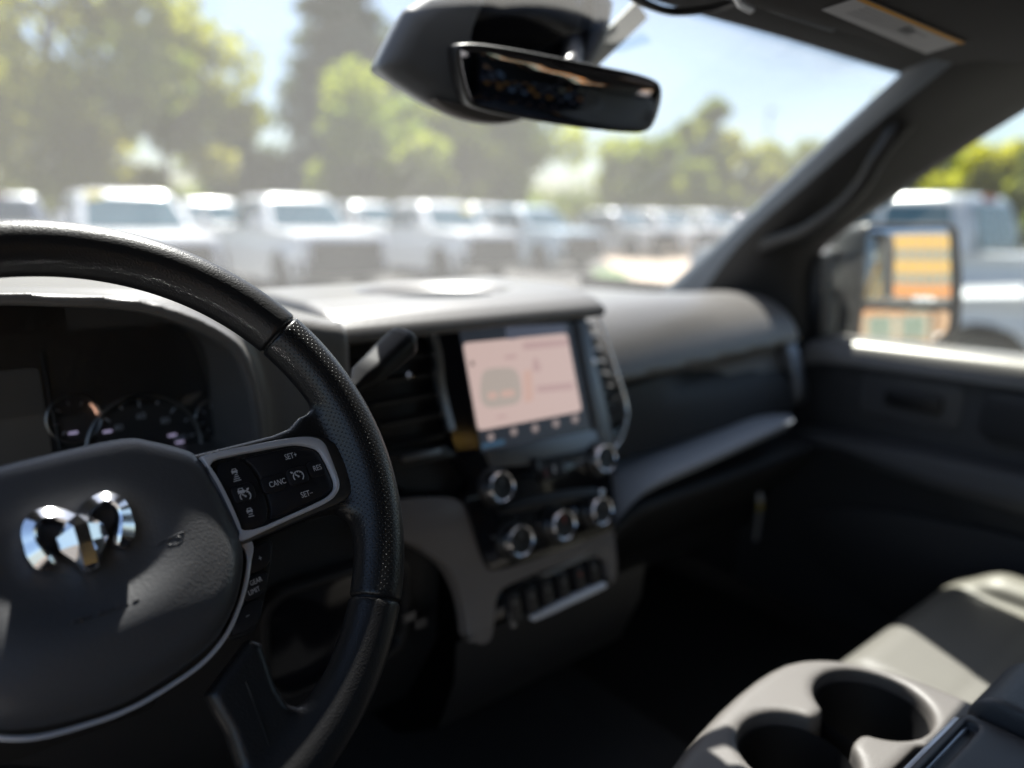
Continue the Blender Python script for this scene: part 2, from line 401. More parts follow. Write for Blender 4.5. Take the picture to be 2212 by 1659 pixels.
# side grip with its spoke (perforated leather)
spoke_top = WH.pts(b1([(-200, 500), (160, 425), (560, 330), (1000, 222), (1180, 150), (1300, 20)]), .004)
spoke_bot = WH.pts(b1([(1990, 1330), (1900, 1180), (1700, 1110), (1450, 1170), (1100, 1320), (700, 1490), (300, 1640)]), 0)
SPK = np.concatenate([spoke_top, [[.17, .055], [.18, 0], [.175, -.035]], spoke_bot])
def f_grip(X, Y, Z):
    d2 = psdf(X[:, :, 0], Y[:, :, 0], SPK)[:, :, None]
    s = slab(d2, Z, -.016, .0035, .007)
    return smax(smin(torus(X, Y, Z), s, .010), wedge(X, Y, 37.5, -27.5)+G, .0025)
gv, gf = nets(f_grip, (.04, -.10, -.024), (.205, .13, .024), .0013)
def grip_obj(V, F):
    o = mo('side_grip', V, F, M['perf'], wheel, 180); me = o.data; o['label'] = 'perforated black leather grip'
    uvl = me.uv_layers.new(name='UVMap'); A = np.array(V)
    th = np.arctan2(A[:, 1], A[:, 0]); th = np.where(th < -2, th+2*math.pi, th); rr = np.hypot(A[:, 0], A[:, 1]); ph = np.arctan2(A[:, 2], rr-RR)
    ph = np.where(ph < -2.6, ph+2*math.pi, ph)
    rim = np.stack([th*RR, ph*RT_], 1); pl = np.stack([A[:, 0], A[:, 1]], 1)
    Fa = np.array(F); cen = rr[Fa].mean(1) < RR-.019
    uv = np.where(cen[:, None, None], pl[Fa], rim[Fa]).reshape(-1, 2)
    uvl.data.foreach_set('uv', uv.astype(np.float32).ravel())
grip_obj(gv, gf); grip_obj(*mirror_u(gv, gf))
# lower rim with its two spokes
low_sp = np.concatenate([WH.pts(c5([(1120, 1080), (1175, 1095), (1200, 1170), (1240, 1290), (1290, 1368), (1350, 1392), (1410, 1370), (1460, 1310)]), 0), [[.135, -.125], [.10, -.160], [.052, -.182]], WH.pts(c5([(1075, 1660), (1020, 1500), (960, 1400), (930, 1330)]), 0)])
low_spr = rot2(low_sp, -TURN)
def f_low(X, Y, Z):
    Q = rot2(np.stack([X[:, :, 0], Y[:, :, 0]], -1), -TURN); d2 = psdf(np.abs(Q[..., 0]), Q[..., 1], low_spr)[:, :, None]
    s = slab(d2, Z, -.014, .006, .006)
    w = wedge(X, Y, 332.5, 207.5+2*TURN)
    return smax(smin(torus(X, Y, Z), s, .010), w+G, .0025)
netobj('lower_rim', f_low, (-.19, -.205, -.024), (.19, -.05, .024), .0015, M['leather'], wheel)['label'] = 'smooth leather lower arc with two spokes'
# stitched-in dark seams are the gaps; a core shows in them
core = MB()
a = np.linspace(0, 2*math.pi, 97)[:-1]
core.add(*sweep([(RR*math.cos(t), RR*math.sin(t), 0) for t in a], circ(RT_-.0022, 14), closed=True))
core.obj('rim_core', M['shell'], wheel, 180)
# inlay seam on the lower spoke
for s in (1, -1):
    P = cr(WH.pts(c5([(1110, 1270), (1165, 1420), (1215, 1560), (1245, 1700)]), .006), 6)
    P = P if s > 0 else rot2(np.array(P)*[-1, 1], 2*TURN)
    P = [(p[0], p[1], .0062) for p in P]
    mo('spoke_seam', *sweep(P, circ(.0007, 6)), M['shell'], wheel, 60)

# hub shell behind the airbag cover
air_r = WH.pts(c5([(560, 152), (700, 166), (850, 206), (905, 240), (960, 310), (1010, 420), (1060, 540), (1093, 640), (1098, 740), (1072, 880), (1020, 1010), (950, 1110), (800, 1235), (500, 1405), (330, 1480)]), .004)
air_r = rot2(air_r, -TURN); air_r = air_r[(air_r[:, 0] > .014)]
topv, botv = air_r[0][1]+.0010, air_r[-1][1]-.0035
AIR = ccw(rot2(cr(np.concatenate([[[0, topv]], air_r, [[0, botv]], np.stack([-air_r[::-1, 0], air_r[::-1, 1]], 1)]), 5, True), TURN))
hubp = offset(AIR, .0012)
mo('hub_shell', *plate(hubp, -.060, -.008, .003), M['shell'], wheel, 40)
# emblem geometry in (u, v), symmetric about the wheel's axis
EC = WH.px(*em([(810, 560)])[0], .015)
BC = rot2(WH.px(205, 1195, .020), -TURN); BR = (WH.px(440, 1195, .020)-WH.px(205, 1195, .020))[0], (WH.px(205, 1045, .020)-WH.px(205, 1195, .020))[1]
BOWL = (0.0, BC[1])
def f_air(X, Y, Z):
    d2 = psdf(X[:, :, 0], Y[:, :, 0], AIR)[:, :, None]
    Q = rot2(np.stack([X, Y], -1), -TURN); Xr, Yr = Q[..., 0], Q[..., 1]
    dome = .0118-.11*(Yr-BOWL[1])-6.0*np.maximum(0, -.052-Yr)**2+.008*(1-np.clip((Xr/.088)**2+((Yr-BOWL[1])/.085)**2, 0, 1.5))
    r = .015
    a_ = d2+r; b_ = Z-dome+r
    s = np.minimum(np.maximum(a_, b_), 0)+np.hypot(np.maximum(a_, 0), np.maximum(b_, 0))-r
    s = np.maximum(s, -.020-Z)
    bowl = (np.sqrt((Xr/(BR[0]+abs(BC[0])))**2+((Yr-BOWL[1])/BR[1])**2+((Z-.0273+.11*(Yr-BOWL[1]))/.0190)**2)-1)*.0190
    return smax(s, -bowl, .006)
air = netobj('airbag_cover', f_air, (-.115, botv-.016, -.024), (.115, topv+.016, .045), .0016, M['airbag'], wheel)
air['label'] = 'grained black airbag cover with a hollow round the emblem'
# small moulded horn sign and moulded lettering strip on the cover
def air_w(u_, v_):
    z = np.linspace(-.02, .04, 241); D = f_air(np.full((1, 1, 241), u_), np.full((1, 1, 241), v_), z[None, None, :])[0, 0]
    return z[np.nonzero(D < 0)[0].max()]
hp = WH.px(375, 1155, .020)
def on_air(L, r): return [(x, y, air_w(x, y)+r) for x, y in L]
mo('horn_sign', *sweep(on_air([(hp[0]-.0085, hp[1]-.0030), (hp[0]-.004, hp[1]-.0012), (hp[0]+.0065, hp[1]+.0005)], .0001), circ(.0006, 6)), M['airbag'], air, 60)
mo('horn_sign', *sweep(on_air([(hp[0]+.001+.0040*math.cos(t), hp[1]-.0032+.0022*math.sin(t)) for t in np.linspace(0, 2*math.pi, 19)[:-1]], .0), circ(.0005, 6), closed=True), M['airbag'], air, 60)
lp = WH.px(232, 1326, .020)
text('moulded_lettering', 'SRS AIRBAG', .0062, M['airbag'], air, (lp[0], lp[1], air_w(*lp)-.0003), Matrix.Rotation(rad(3), 4, 'Z') @ Matrix.Rotation(rad(12), 4, 'X'), ext=.0007)

# chrome ram-head emblem: faceted horns and wedge head
emb = bpy.data.objects.new('ram_head_emblem', None); COL.objects.link(emb); emb.parent = wheel; emb['label'] = 'faceted chrome ram head emblem'
def E2(L, w=.042): return WH.pts(em(L), w)
ax_t, ax_b = E2([(775, 440)])[0], E2([(945, 1040)])[0]      # axis of the head
EU = ax_b[0]*.5+ax_t[0]*.5                                  # centre line (u)
def horn(s):
    # centre line of the horn in emblem units: from the forehead over the top and down to the tip
    C = np.array([(.0023, .0034), (.0068, .0073), (.0116, .0098), (.0165, .0103), (.0205, .0080), (.0226, .0040), (.0229, -.0010), (.0219, -.0062), (.0198, -.0118), (.0168, -.0162)])
    Wd = [.0042, .0044, .0044, .0044, .0044, .0042, .0042, .0054, .0056, .0030]; Hh = [.0050, .0052, .0055, .0055, .0052, .0046, .0040, .0046, .0036, .0012]
    C = cr(C, 4); Wd = np.interp(np.linspace(0, 9, len(C)), np.arange(10), Wd); Hh = np.interp(np.linspace(0, 9, len(C)), np.arange(10), Hh)
    V = []; n = len(C)
    for i, (x, y) in enumerate(C):
        t = C[min(i+1, n-1)]-C[max(i-1, 0)]; t = t/np.hypot(*t); nn = np.array([t[1], -t[0]])   # towards the inside of the curl
        zb = -.009
        def q(a, z): return (s*(x-nn[0]*a*Wd[i]), y-nn[1]*a*Wd[i], z)
        V += [q(1, zb), q(1, Hh[i]*.15), q(-.25, Hh[i]), q(-.6, Hh[i]*.8), q(-1, 0), q(-1, zb)]
    F = []
    for i in range(n-1):
        for k in range(6):
            f = (i*6+k, i*6+(k+1) % 6, (i+1)*6+(k+1) % 6, (i+1)*6+k); F.append(f if s < 0 else f[::-1])
    F += [tuple(range(6)), tuple((n-1)*6+k for k in range(6))]
    return V, F
def head():
    L = [(0, .0058, .0066), (.0052, .0034, .0048), (.0107, -.0026, .0016), (.0110, -.0088, .0010), (.0056, -.0170, .0024), (.0034, -.0228, .0034), (0, -.0238, .0040), (.0032, -.0002, .0085), (.0031, -.0095, .0080), (.0030, -.0205, .0058)]
    V = []; 
    for s in (1, -1): V += [(s*x, y, z) for x, y, z in L]
    V += [(s*x, y, -.009) for s in (1, -1) for x, y, z in L[:7]]
    T = [(0, 1, 7), (1, 2, 7), (2, 3, 8), (2, 8, 7), (3, 4, 8), (4, 9, 8), (4, 5, 9), (5, 6, 9)]
    F = []
    for f in T: F.append(f[::-1]); F.append(tuple(i+10 for i in f))
    F += [(7, 8, 18, 17)[::-1], (8, 9, 19, 18)[::-1], (0, 7, 17)[::-1], (9, 6, 19)[::-1]]
    for i in range(6):
        F.append((i, i+1, 20+i+1, 20+i)); F.append((10+i+1, 10+i, 27+i, 27+i+1))
    return V, F
EO = (EC[0], EC[1], .0202)
rot_e = Matrix.Rotation(rad(TURN-1), 4, 'Z')
def eput(VF, name):
    o = mo(name, [(x*.95, y, z) for x, y, z in VF[0]], VF[1], M['chrome'], emb, 22 if name == 'horn' else None); o.matrix_local = Matrix.Translation(EO) @ rot_e; return o
eput(horn(1), 'horn'); eput(horn(-1), 'horn'); hd_ = head(); eput(([(x*1.12, y*1.04, z) for x, y, z in hd_[0]], hd_[1]), 'head')

# silver bezel and the right-hand button panel
W1 = .0085
def BP(L, w): return WH.pts(b1(L), w)
frame_out = chaikin(np.concatenate([BP([(120, 470), (700, 335), (1290, 222), (1500, 222), (1660, 262), (1760, 345), (1900, 640), (1930, 830), (1880, 925), (1780, 1005), (1300, 1200), (900, 1375), (640, 1480), (560, 1400)], .012)]), 2)
pocket = chaikin(BP([(225, 525), (640, 432), (1200, 330), (1310, 328), (1490, 365), (1560, 430), (1695, 710), (1712, 800), (1685, 870), (1600, 945), (1300, 1085), (655, 1368), (560, 1150), (400, 800)], .012), 2)
silver_out = chaikin(BP([(150, 462), (700, 345), (1290, 240), (1480, 245), (1580, 300), (1630, 400), (1745, 700), (1762, 800), (1740, 880), (1650, 985), (1320, 1130), (900, 1320), (620, 1455), (590, 1400), (640, 1330), (400, 800), (200, 500)], .012), 2)
def both(name, VF, m, par, sm=35, label=None):
    o = mo(name, *VF, m, par, sm)
    if label: o['label'] = label
    return o
for s in (1, -1):
    def mm(VF): return VF if s > 0 else mirror_u(*VF)
    bz = both('spoke_bezel', mm(plate(frame_out, .002, .0115, .0022, [pocket])), M['gunmetal'], wheel, 35, 'dark satin bezel round the spoke buttons')
    mo('silver_trim', *mm(plate(silver_out, .004, .0135, .0012, [pocket])), M['satin'], bz, 35)
    pan = both('button_panel', mm(plate(offset(ccw(pocket), .001), .0, .0055)), M['shell'], wheel, 35)
    bz.location.z = -.005; pan.location.z = -.005
    main = chaikin(BP([(655, 478), (900, 428), (1200, 356), (1310, 352), (1475, 388), (1540, 450), (1668, 720), (1685, 800), (1660, 855), (1580, 920), (1300, 1052), (965, 1205), (985, 1090), (965, 960), (890, 760), (790, 580)], .0105), 2)
    side = chaikin(BP([(320, 548), (600, 482), (690, 530), (770, 620), (865, 800), (940, 980), (955, 1090), (925, 1232), (665, 1338), (600, 1200), (470, 880)], .0105), 2)
    km = both('cruise_key', mm(plate(main, .004, .0100, .0012)), M['key'], pan); ks = both('distance_key', mm(plate(side, .004, .0100, .0012)), M['key'], pan)
    # raised keys
    def rr_px(c, w, h, r, rot):
        cc = BP([c], .0115)[0]; k = .191/1588*.47
        return rrect(w*k, h*k, r*k, 5, cc, rot)
    kc = both('small_key', mm(plate(rr_px((1287, 685), 240, 205, 55, rad(3)), .008, .0122, .0009)), M['key'], pan)
    kd = both('small_key', mm(plate(rr_px((672, 880), 245, 205, 62, rad(3)), .008, .0122, .0009)), M['key'], pan)
    both('key_pad', mm(plate(rr_px((1010, 770), 260, 205, 60, rad(3)), .008, .0109, .0007)), M['key'], pan); both('key_pad', mm(plate(rr_px((1500, 600), 210, 200, 60, rad(3)), .008, .0109, .0007)), M['key'], pan)
    if s < 0: continue
    def ptext(t, c, size, w): 
        q = BP([c], w)[0]; text('key_lettering', t, size, M['print'], pan, (q[0], q[1], w), rad(TURN-1), ext=.0001, sx=.74)
    ptext('SET+', (1207, 462), .0054, .0101); ptext('SET–', (1388, 893), .0054, .0101); ptext('CANC', (1055, 768), .0053, .0110); ptext('RES', (1508, 597), .0053, .0110)
    # dial symbol
    def stroke(pts, r, w, par=pan, name='key_symbol'):
        P = [(x, y, w) for x, y in pts]; return mo(name, *sweep(P, [(-r, -.0001), (r, -.0001), (r, .0001), (-r, .0001)]), M['print'], par)
    def flat(pts, w, name='key_symbol'): return mo(name, *plate(pts, w-.0001, w+.0001), M['print'], pan)
    def dial(c, R, w, r=.00032):
        t = np.radians(np.linspace(-50, 215, 22)); stroke([(c[0]+R*math.cos(q), c[1]+R*math.sin(q)) for q in t], r, w)
        stroke([(c[0]+.0004, c[1]-.0003), (c[0]-R*.6, c[1]+R*.45)], r*1.1, w); flat(ell(R*.2, R*.2, 12, (c[0], c[1]-.0002)), w)
        for q in (20, 55, 90, 125): 
            q = rad(q); stroke([(c[0]+R*.72*math.cos(q), c[1]+R*.72*math.sin(q)), (c[0]+R*math.cos(q), c[1]+R*math.sin(q))], r*.8, w)
    def arrow(c, a, k, w):
        cs, sn = math.cos(a), math.sin(a); L = [(1, 0), (-.1, .9), (-.1, .4), (-1, .4), (-1, -.4), (-.1, -.4), (-.1, -.9)]
        flat([(c[0]+k*(x*cs-y*sn), c[1]+k*(x*sn+y*cs)) for x, y in L], w)
    def carsym(c, k, w, side=False):
        X0 = [(-1, .15), (-.78, .2), (-.6, .85), (.6, .85), (.78, .2), (1, .15), (1, -.05), (.85, -.1), (.85, -.75), (.5, -.75), (.5, -.5), (-.5, -.5), (-.5, -.75), (-.85, -.75), (-.85, -.1), (-1, -.05)]
        wn_ = [(-.55, .22), (-.42, .66), (.42, .66), (.55, .22)]
        mo('key_symbol', *plate([(c[0]+k*x, c[1]+k*y) for x, y in X0], w-.0001, w+.0001, 0, [[(c[0]+k*x, c[1]+k*y) for x, y in wn_]]), M['print'], pan)
    q = BP([(1293, 690)], .0122)[0]; dial(q, .0034, .0123); q = BP([(1215, 652)], .0122)[0]; arrow(q, rad(-35), .0010, .0123)
    q = BP([(690, 915)], .0122)[0]; dial(q, .0032, .0123); q = BP([(636, 860)], .0122)[0]; carsym(q, .0022, .0124); q = BP([(712, 838)], .0122)[0]; arrow(q, rad(-140), .0010, .0123)
    q = BP([(562, 635)], .0101)[0]; carsym(q, .0020, .0102)
    for i, y in enumerate((672, 695, 718, 740)):
        q = BP([(582+i*5, y)], .0101)[0]; h = .0009+.0005*i; stroke([(q[0]-h, q[1]-.0001), (q[0]+h, q[1]+.0001)], .00028, .0102)
    q = BP([(735, 1082)], .0101)[0]; carsym(q, .0020, .0102)
    for i, y in enumerate((1122, 1146)):
        q = BP([(750+i*6, y)], .0101)[0]; h = .0012+.0005*i; stroke([(q[0]-h, q[1]), (q[0]+h, q[1])], .00028, .0102)
# lower gear keys beside the airbag
for s in (1, -1):
    def mm(VF): return VF if s > 0 else mirror_u(*VF)
    gk = bpy.data.objects.new('gear_key_strip', None); COL.objects.link(gk); gk.parent = wheel; gk.location.z = -.006
    base = WH.pts(c5([(1100, 660), (1160, 632), (1246, 612), (1246, 680), (1226, 800), (1206, 900), (1188, 1000), (1140, 1060), (1030, 1085), (1050, 1000)]), .006)
    mo('key_base', *mm(plate(chaikin(base, 2), -.012, .0045, .001)), M['shell'], gk, 40)
    for P in ([(1140, 672), (1180, 640), (1240, 622), (1232, 745), (1124, 786)], [(1124, 793), (1230, 753), (1207, 870), (1098, 915)], [(1096, 922), (1204, 878), (1186, 985), (1130, 1040), (1040, 1068)]):
        mo('gear_key', *mm(plate(chaikin(WH.pts(c5(P), .0075), 1), .002, .0075, .0009)), M['key'], gk, 40)
    if s > 0:
        for t, c, sz in (('+', (1186, 708), .0056), ('GEAR', (1166, 812), .0043), ('LIMIT', (1158, 856), .0043), ('–', (1128, 967), .0056)):
            q = WH.pts(c5([c]), .0076)[0]; text('key_lettering', t, sz, M['print'], gk, (q[0], q[1], .0076), rad(8), ext=.0001, sx=.72)
# bright strip that runs down the side of the airbag and under it
tp = WH.pts(c5([(1092, 628), (1122, 668), (1122, 740), (1106, 840), (1072, 950), (1020, 1060), (930, 1170), (800, 1268), (640, 1350), (470, 1435), (470, 1435)]), .003)[:-1]
tp = rot2(tp, -TURN); tp = tp[tp[:, 0] > .014]; tp = cr(np.concatenate([tp, [[0, tp[-1][1]-.003]], [[-tp[-1][0], tp[-1][1]]]]), 5); tp = tp[tp[:, 0] > 1e-4]
tf = np.concatenate([tp, [[0, tp[-1][1]]], tp[::-1]*[-1, 1]]); tpath = [(q[0], q[1], .0025) for q in rot2(tf, TURN)]
nT = len(tpath)
mo('lower_trim_strip', *sweep(tpath, [(-.0011, -.003), (.0011, -.003), (.0012, .0008), (0, .0015), (-.0012, .0008)], scale=lambda i: (1+3.0*max(0, 1-min(i, nT-1-i)/9), 1)), M['satin'], wheel, 60)

# steering column shroud behind the wheel
colm = thing('steering_column', 'black steering column shroud behind the steering wheel', 'steering column', matrix=WH.matrix())
secs = []
for w, hu, hv0, hv1, r in ((-.048, .058, .040, -.075, .02), (-.09, .066, .046, -.085, .02), (-.16, .070, .050, -.095, .02), (-.30, .074, .054, -.12, .02)):
    secs.append([(x, y+(hv0+hv1)/2, w) for x, y in rrect(2*hu, hv0-hv1, r)])
mo('shroud', *loft(secs, True, True), M['dark'], colm, 40)
# column gear lever on the right
lev = thing('gear_lever', 'black column gear lever with rounded handle above the steering wheel rim', 'gear lever', PY(740, 830, .10))
p0 = PY(690, 905, .075); p1 = PY(775, 815, .10); p2 = PY(882, 728, .105)
d = (p2-p1)/np.linalg.norm(p2-p1)
L = np.linalg.norm(p2-p0)
pth = [p0+(p2-p0)*t for t in (0, .2, .40, .46, .60, .80, .90, .96, .99, 1.0)]
sc = [.55, .55, .55, .95, 1.0, 1.12, 1.15, 1.08, .85, .45]
R0 = np.linalg.norm(PY(880, 712, .105)-PY(912, 770, .105))/2*.82
mo('handle', *sweep(pth[:7], [(R0*x, R0*y) for x, y in rrect(2, 1.75, .62, 5)], (0, -.3, 1), lambda i: sc[i]), M['lever'], lev, 60, True)
pe = [p0+(p2-p0)*t for t in (.903, .96, .99, 1.0)]; se = [1.16, 1.08, .85, .45]
mo('end_cap', *sweep(pe, [(R0*x, R0*y) for x, y in rrect(2, 1.75, .62, 5)], (0, -.3, 1), lambda i: se[i]), M['lever'], lev, 60, True)

# ================================================================== CAB SHELL (roof, pillars, glass, floor)
def sstep(a, b, x): t = np.clip((x-a)/(b-a), 0, 1); return t*t*(3-2*t)
def c7(L): return [(691.2+x*.4096, 979.2+y*.4096) for x, y in L]
# windshield
bot = cr([(-.86, .60, 1.43), (-.62, .84, 1.425), (-.3, .97, 1.42), (0, 1.0, 1.42), (.3, .97, 1.42), (.62, .84, 1.425), (.86, .60, 1.43)], 5)
HE = [(.0, .105, 1.818), (.12, .085, 1.808)]+[tuple(PZ(*p_, 1.80)+np.array([0, 0, 0])) for p_ in ((1700, 80), (1830, 120), (1940, 155))]+[(.64, .045, 1.79), (.74, -.02, 1.775)]      # front edge of the roof lining, from the middle outwards
top = cr([(-x, y+.035, z+.012) for x, y, z in HE[::-1]]+[(x, y+.035, z+.012) for x, y, z in HE[1:]], 5)
bot = bot[np.linspace(0, len(bot)-1, len(top)).round().astype(int)]
rows = [[b*(1-t)+q*t+np.array([0, .03, .03])*math.sin(math.pi*t) for b, q in zip(bot, top)] for t in np.linspace(0, 1, 9)]
wsh = thing('windshield', 'wide raked truck windshield above the dashboard', 'windshield', (0, 1.0, 1.42))
mo('glass_pane', *thick(*loft(rows), (0, .004, .003)), M['windshield'], wsh, 60, True)
# cab: headliner, header, floor, firewall, back wall, outer roof
cab = thing('truck_cab', 'dark truck cab interior lining overhead and around the seats', 'truck cab', (0, -.3, .72))
hc = cr([(-x, y, z) for x, y, z in HE[::-1]]+list(HE[1:]), 3)
R_ = [[(x, y+dy-(0 if k == 0 else 0), z+dz) for x, y, z in hc] for dy, dz, k in ((.06, .035, 0), (.02, .006, 0), (0, 0, 0), (-.035, .004, 0))]
R_ += [[(x*1.08, yy, zz-.03*(x/.74)**2) for x, y, z in hc] for yy, zz in ((-.10, 1.838), (-.45, 1.852), (-1.2, 1.852), (-1.75, 1.80))]
mo('headliner', *thick(*loft(R_), (0, 0, .05)), M['liner'], cab, 60, True)
for s in (1, -1):
    mb = MB(); mb.box((s*.835, .68, 1.10), (.03, .62, .68)); mb.obj('kick_panel', M['carpet'], cab, None, True)
mb = MB(); mb.box((0, -.35, .76), (1.66, 2.7, .06)); mb.obj('cab_floor', M['carpet'], cab, None, True)
mb = MB(); mb.box((0, .98, 1.06), (1.66, .04, .70)); mb.obj('firewall', M['carpet'], cab, None, True)
# back wall with an opening for the rear window
mo('back_wall', *[(lambda V, F: ([(x, -1.75-w, z) for x, z, w in V], F))(*plate(rrect(1.66, 1.15, .05, 3, (0, 1.32)), 0, .05, 0, [rrect(1.2, .36, .06, 4, (0, 1.64))]))][0], M['liner'], cab, None, True)
mb = MB(); mb.box((0, -1.775, 1.64), (1.2, .005, .36)); mb.obj('rear_window', M['window'], cab, None, True)
# A-pillars with grab handle
def pillar(sgn):
    pf = [PX(*p, x) for p, x in (((1380, 700), .80), ((1430, 632), .785), ((1560, 512), .735), ((1700, 382), .675), ((1830, 262), .61), ((1945, 160), .54), ((2000, 100), .50))]
    pb = [PX(*p, x) for p, x in (((1742, 860), .815), ((1740, 735), .81), ((1747, 560), .805), ((1900, 440), .78), ((2060, 325), .745), ((2215, 226), .70), ((2330, 150), .66))]
    secs = []
    for i, (a, b) in enumerate(zip(pf, pb)):
        k = [.035, .04, .05, .052, .05, .045, .03][i]
        inn = np.array([-k, -.2*k, 0])
        secs.append([a+(a-CAM)/np.linalg.norm(a-CAM)*.12, a, a*.88+b*.12+inn*.5, a*.70+b*.30+inn*.85, a*.5+b*.5+inn, a*.28+b*.72+inn*.75, a*.1+b*.9+inn*.35, b, b+np.array([.03, 0, 0])])  # first point extends the pillar out of view, added to shade the shelf
    secs = [list(r) for r in np.swapaxes(np.array([cr([s[k] for s in secs], 4) for k in range(9)]), 0, 1)]
    out = []
    for k0, k1 in ((0, 3), (3, 8)):  # one trim in two tones: shade on the rear half is painted dark
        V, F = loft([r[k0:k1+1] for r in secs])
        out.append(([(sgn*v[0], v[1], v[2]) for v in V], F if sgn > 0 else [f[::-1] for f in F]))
    return out
pil = thing('windshield_pillar', 'dark grey pillar trim with grab handle beside the passenger window', 'pillar', (.8, .66, 1.2))
for nm_, VF_, m_ in zip(('pillar_trim', 'pillar_shaded_half'), pillar(1), ('pillar', 'dark')): mo(nm_, *VF_, M[m_], pil, 60, True)
hp_ = cr([PX(1655, 528, .735), PX(1690, 516, .705), PX(1740, 498, .68), PX(1810, 452, .655), PX(1862, 398, .635), PX(1893, 345, .62), PX(1925, 298, .62), PX(1950, 262, .63)], 6)
mo('grab_handle', *sweep(hp_, circ(.013, 12, .011), (1, .3, .2), lambda i: 1+.7*max(0, 1-i/7)+.5*max(0, (i-34)/8)), M['black'], pil, 60, True)
pil2 = thing('windshield_pillar', 'driver side pillar trim left of the steering wheel', 'pillar', (-.8, .66, 1.2))
for nm_, VF_, m_ in zip(('pillar_trim', 'pillar_shaded_half'), pillar(-1), ('pillar', 'dark')): mo(nm_, *VF_, M[m_], pil2, 60, True)

# ------------------------------------------------------------------ doors
def door(sgn, label):
    d = thing('door', label, 'door', (sgn*.84, -.1, .78))
    X = lambda x: sgn*x
    def pz(outl, x0, x1, bev, name, m, holes=(), par=d):
        V, F = plate(outl, x0, x1, bev, holes)          # (y, z, depth towards the cabin)
        V = [(X(.84-w), y, z) for y, z, w in V]; F = [f[::-1] for f in F] if sgn > 0 else F
        return mo(name, V, F, m, par, 40, True)
    pz(fillet([(.44, .78), (.44, 1.30), (.34, 1.355), (-.75, 1.372), (-.75, .78)], .02), -.06, .035, .008, 'door_panel', M['doorp'])
    # sill that catches the sun along the window
    secs = []
    for y, z in ((.31, 1.352), (.27, 1.366), (.2, 1.369), (-.1, 1.376), (-.75, 1.386)):
        secs.append([(X(.86), y, z-.02), (X(.86), y, z+.006), (X(.835), y, z+.006), (X(.80), y, z+.002), (X(.785), y, z-.012), (X(.78), y, z-.04)])
    V, F = loft(secs); mo('window_sill', V, F if sgn > 0 else [f[::-1] for f in F], M['pad'], d, 60, True)
    pz(chaikin([(.30, 1.15), (.30, 1.20), (-.75, 1.215), (-.75, 1.12)], 1), .03, .10, .02, 'armrest', M['dashlow'])
    pz(fillet([(.20, 1.235), (.20, 1.315), (.02, 1.32), (.02, 1.235)], .02), .03, .038, .004, 'handle_bezel', M['dashlow'])
    pz(fillet([(.15, 1.262), (.15, 1.292), (.05, 1.295), (.05, 1.262)], .008), .036, .046, .004, 'door_handle', M['black'])
    pz(fillet([(-.01, 1.235), (-.01, 1.325), (-.6, 1.335), (-.6, 1.235)], .03), .03, .048, .008, 'upper_pocket', M['doorp'])
    pz(chaikin([(.28, .85), (.28, 1.08), (-.70, 1.10), (-.70, .85)], 2), .03, .05, .012, 'lower_panel', M['doorp'])
    # window frame post and glass
    pz([(.335, 1.36), (.335, 1.53), (.31, 1.53), (.295, 1.36)], -.03, .02, .004, 'quarter_post', M['shell'])
    q = [(.30, 1.34), (.305, 1.53), (.18, 1.64), (-.05, 1.765), (-.75, 1.79), (-.75, 1.34)]
    V = [(X(.855), y, z) for y, z in q]+[(X(.859), y, z) for y, z in q]; n = len(q)
    def lean(v): return (v[0]-sgn*.30*max(0, v[2]-1.36), v[1], v[2])
    mo('window_pane', [lean(v) for v in V], [tuple(range(n)), tuple(range(n, 2*n))[::-1]]+[(i, i+n, (i+1) % n+n, (i+1) % n) for i in range(n)], M['window'], d, None, True)
    rail = [lean((X(.845), y, z)) for y, z in ((-.04, 1.775), (-.4, 1.80), (-.78, 1.80))]
    mo('window_rail', *sweep(rail, circ(.03, 8), (1, 0, 0)), M['liner'], d, 60, True)
    mb = MB(); mb.box((X(.79), -.80, 1.6), (.10, .12, .55)); mb.obj('door_pillar', M['liner'], d, None, True)
    if sgn < 0: d.matrix_basis = Matrix.Translation((-.86, .44, 0)) @ Matrix.Rotation(rad(-68), 4, 'Z') @ Matrix.Translation((.86, -.44, 0)) @ d.matrix_basis
    return d
door(1, 'black passenger door with sunlit window sill and armrest'); door(-1, 'black driver door swung open left of the steering wheel')
# rear cab sides
for s, lb in ((1, 'dark rear side wall behind the passenger door'), (-1, 'dark rear side wall behind the driver door')):
    V, F = plate([(-.86, .80), (-.86, 1.85), (-1.75, 1.85), (-1.75, .80)], -.02, .02, 0, [[(-.95, 1.42), (-.95, 1.76), (-1.55, 1.76), (-1.6, 1.42)]])
    tag(mo('rear_side_wall', [(s*(.83-w), y, z) for y, z, w in V], F, M['liner']), lb, 'side wall')

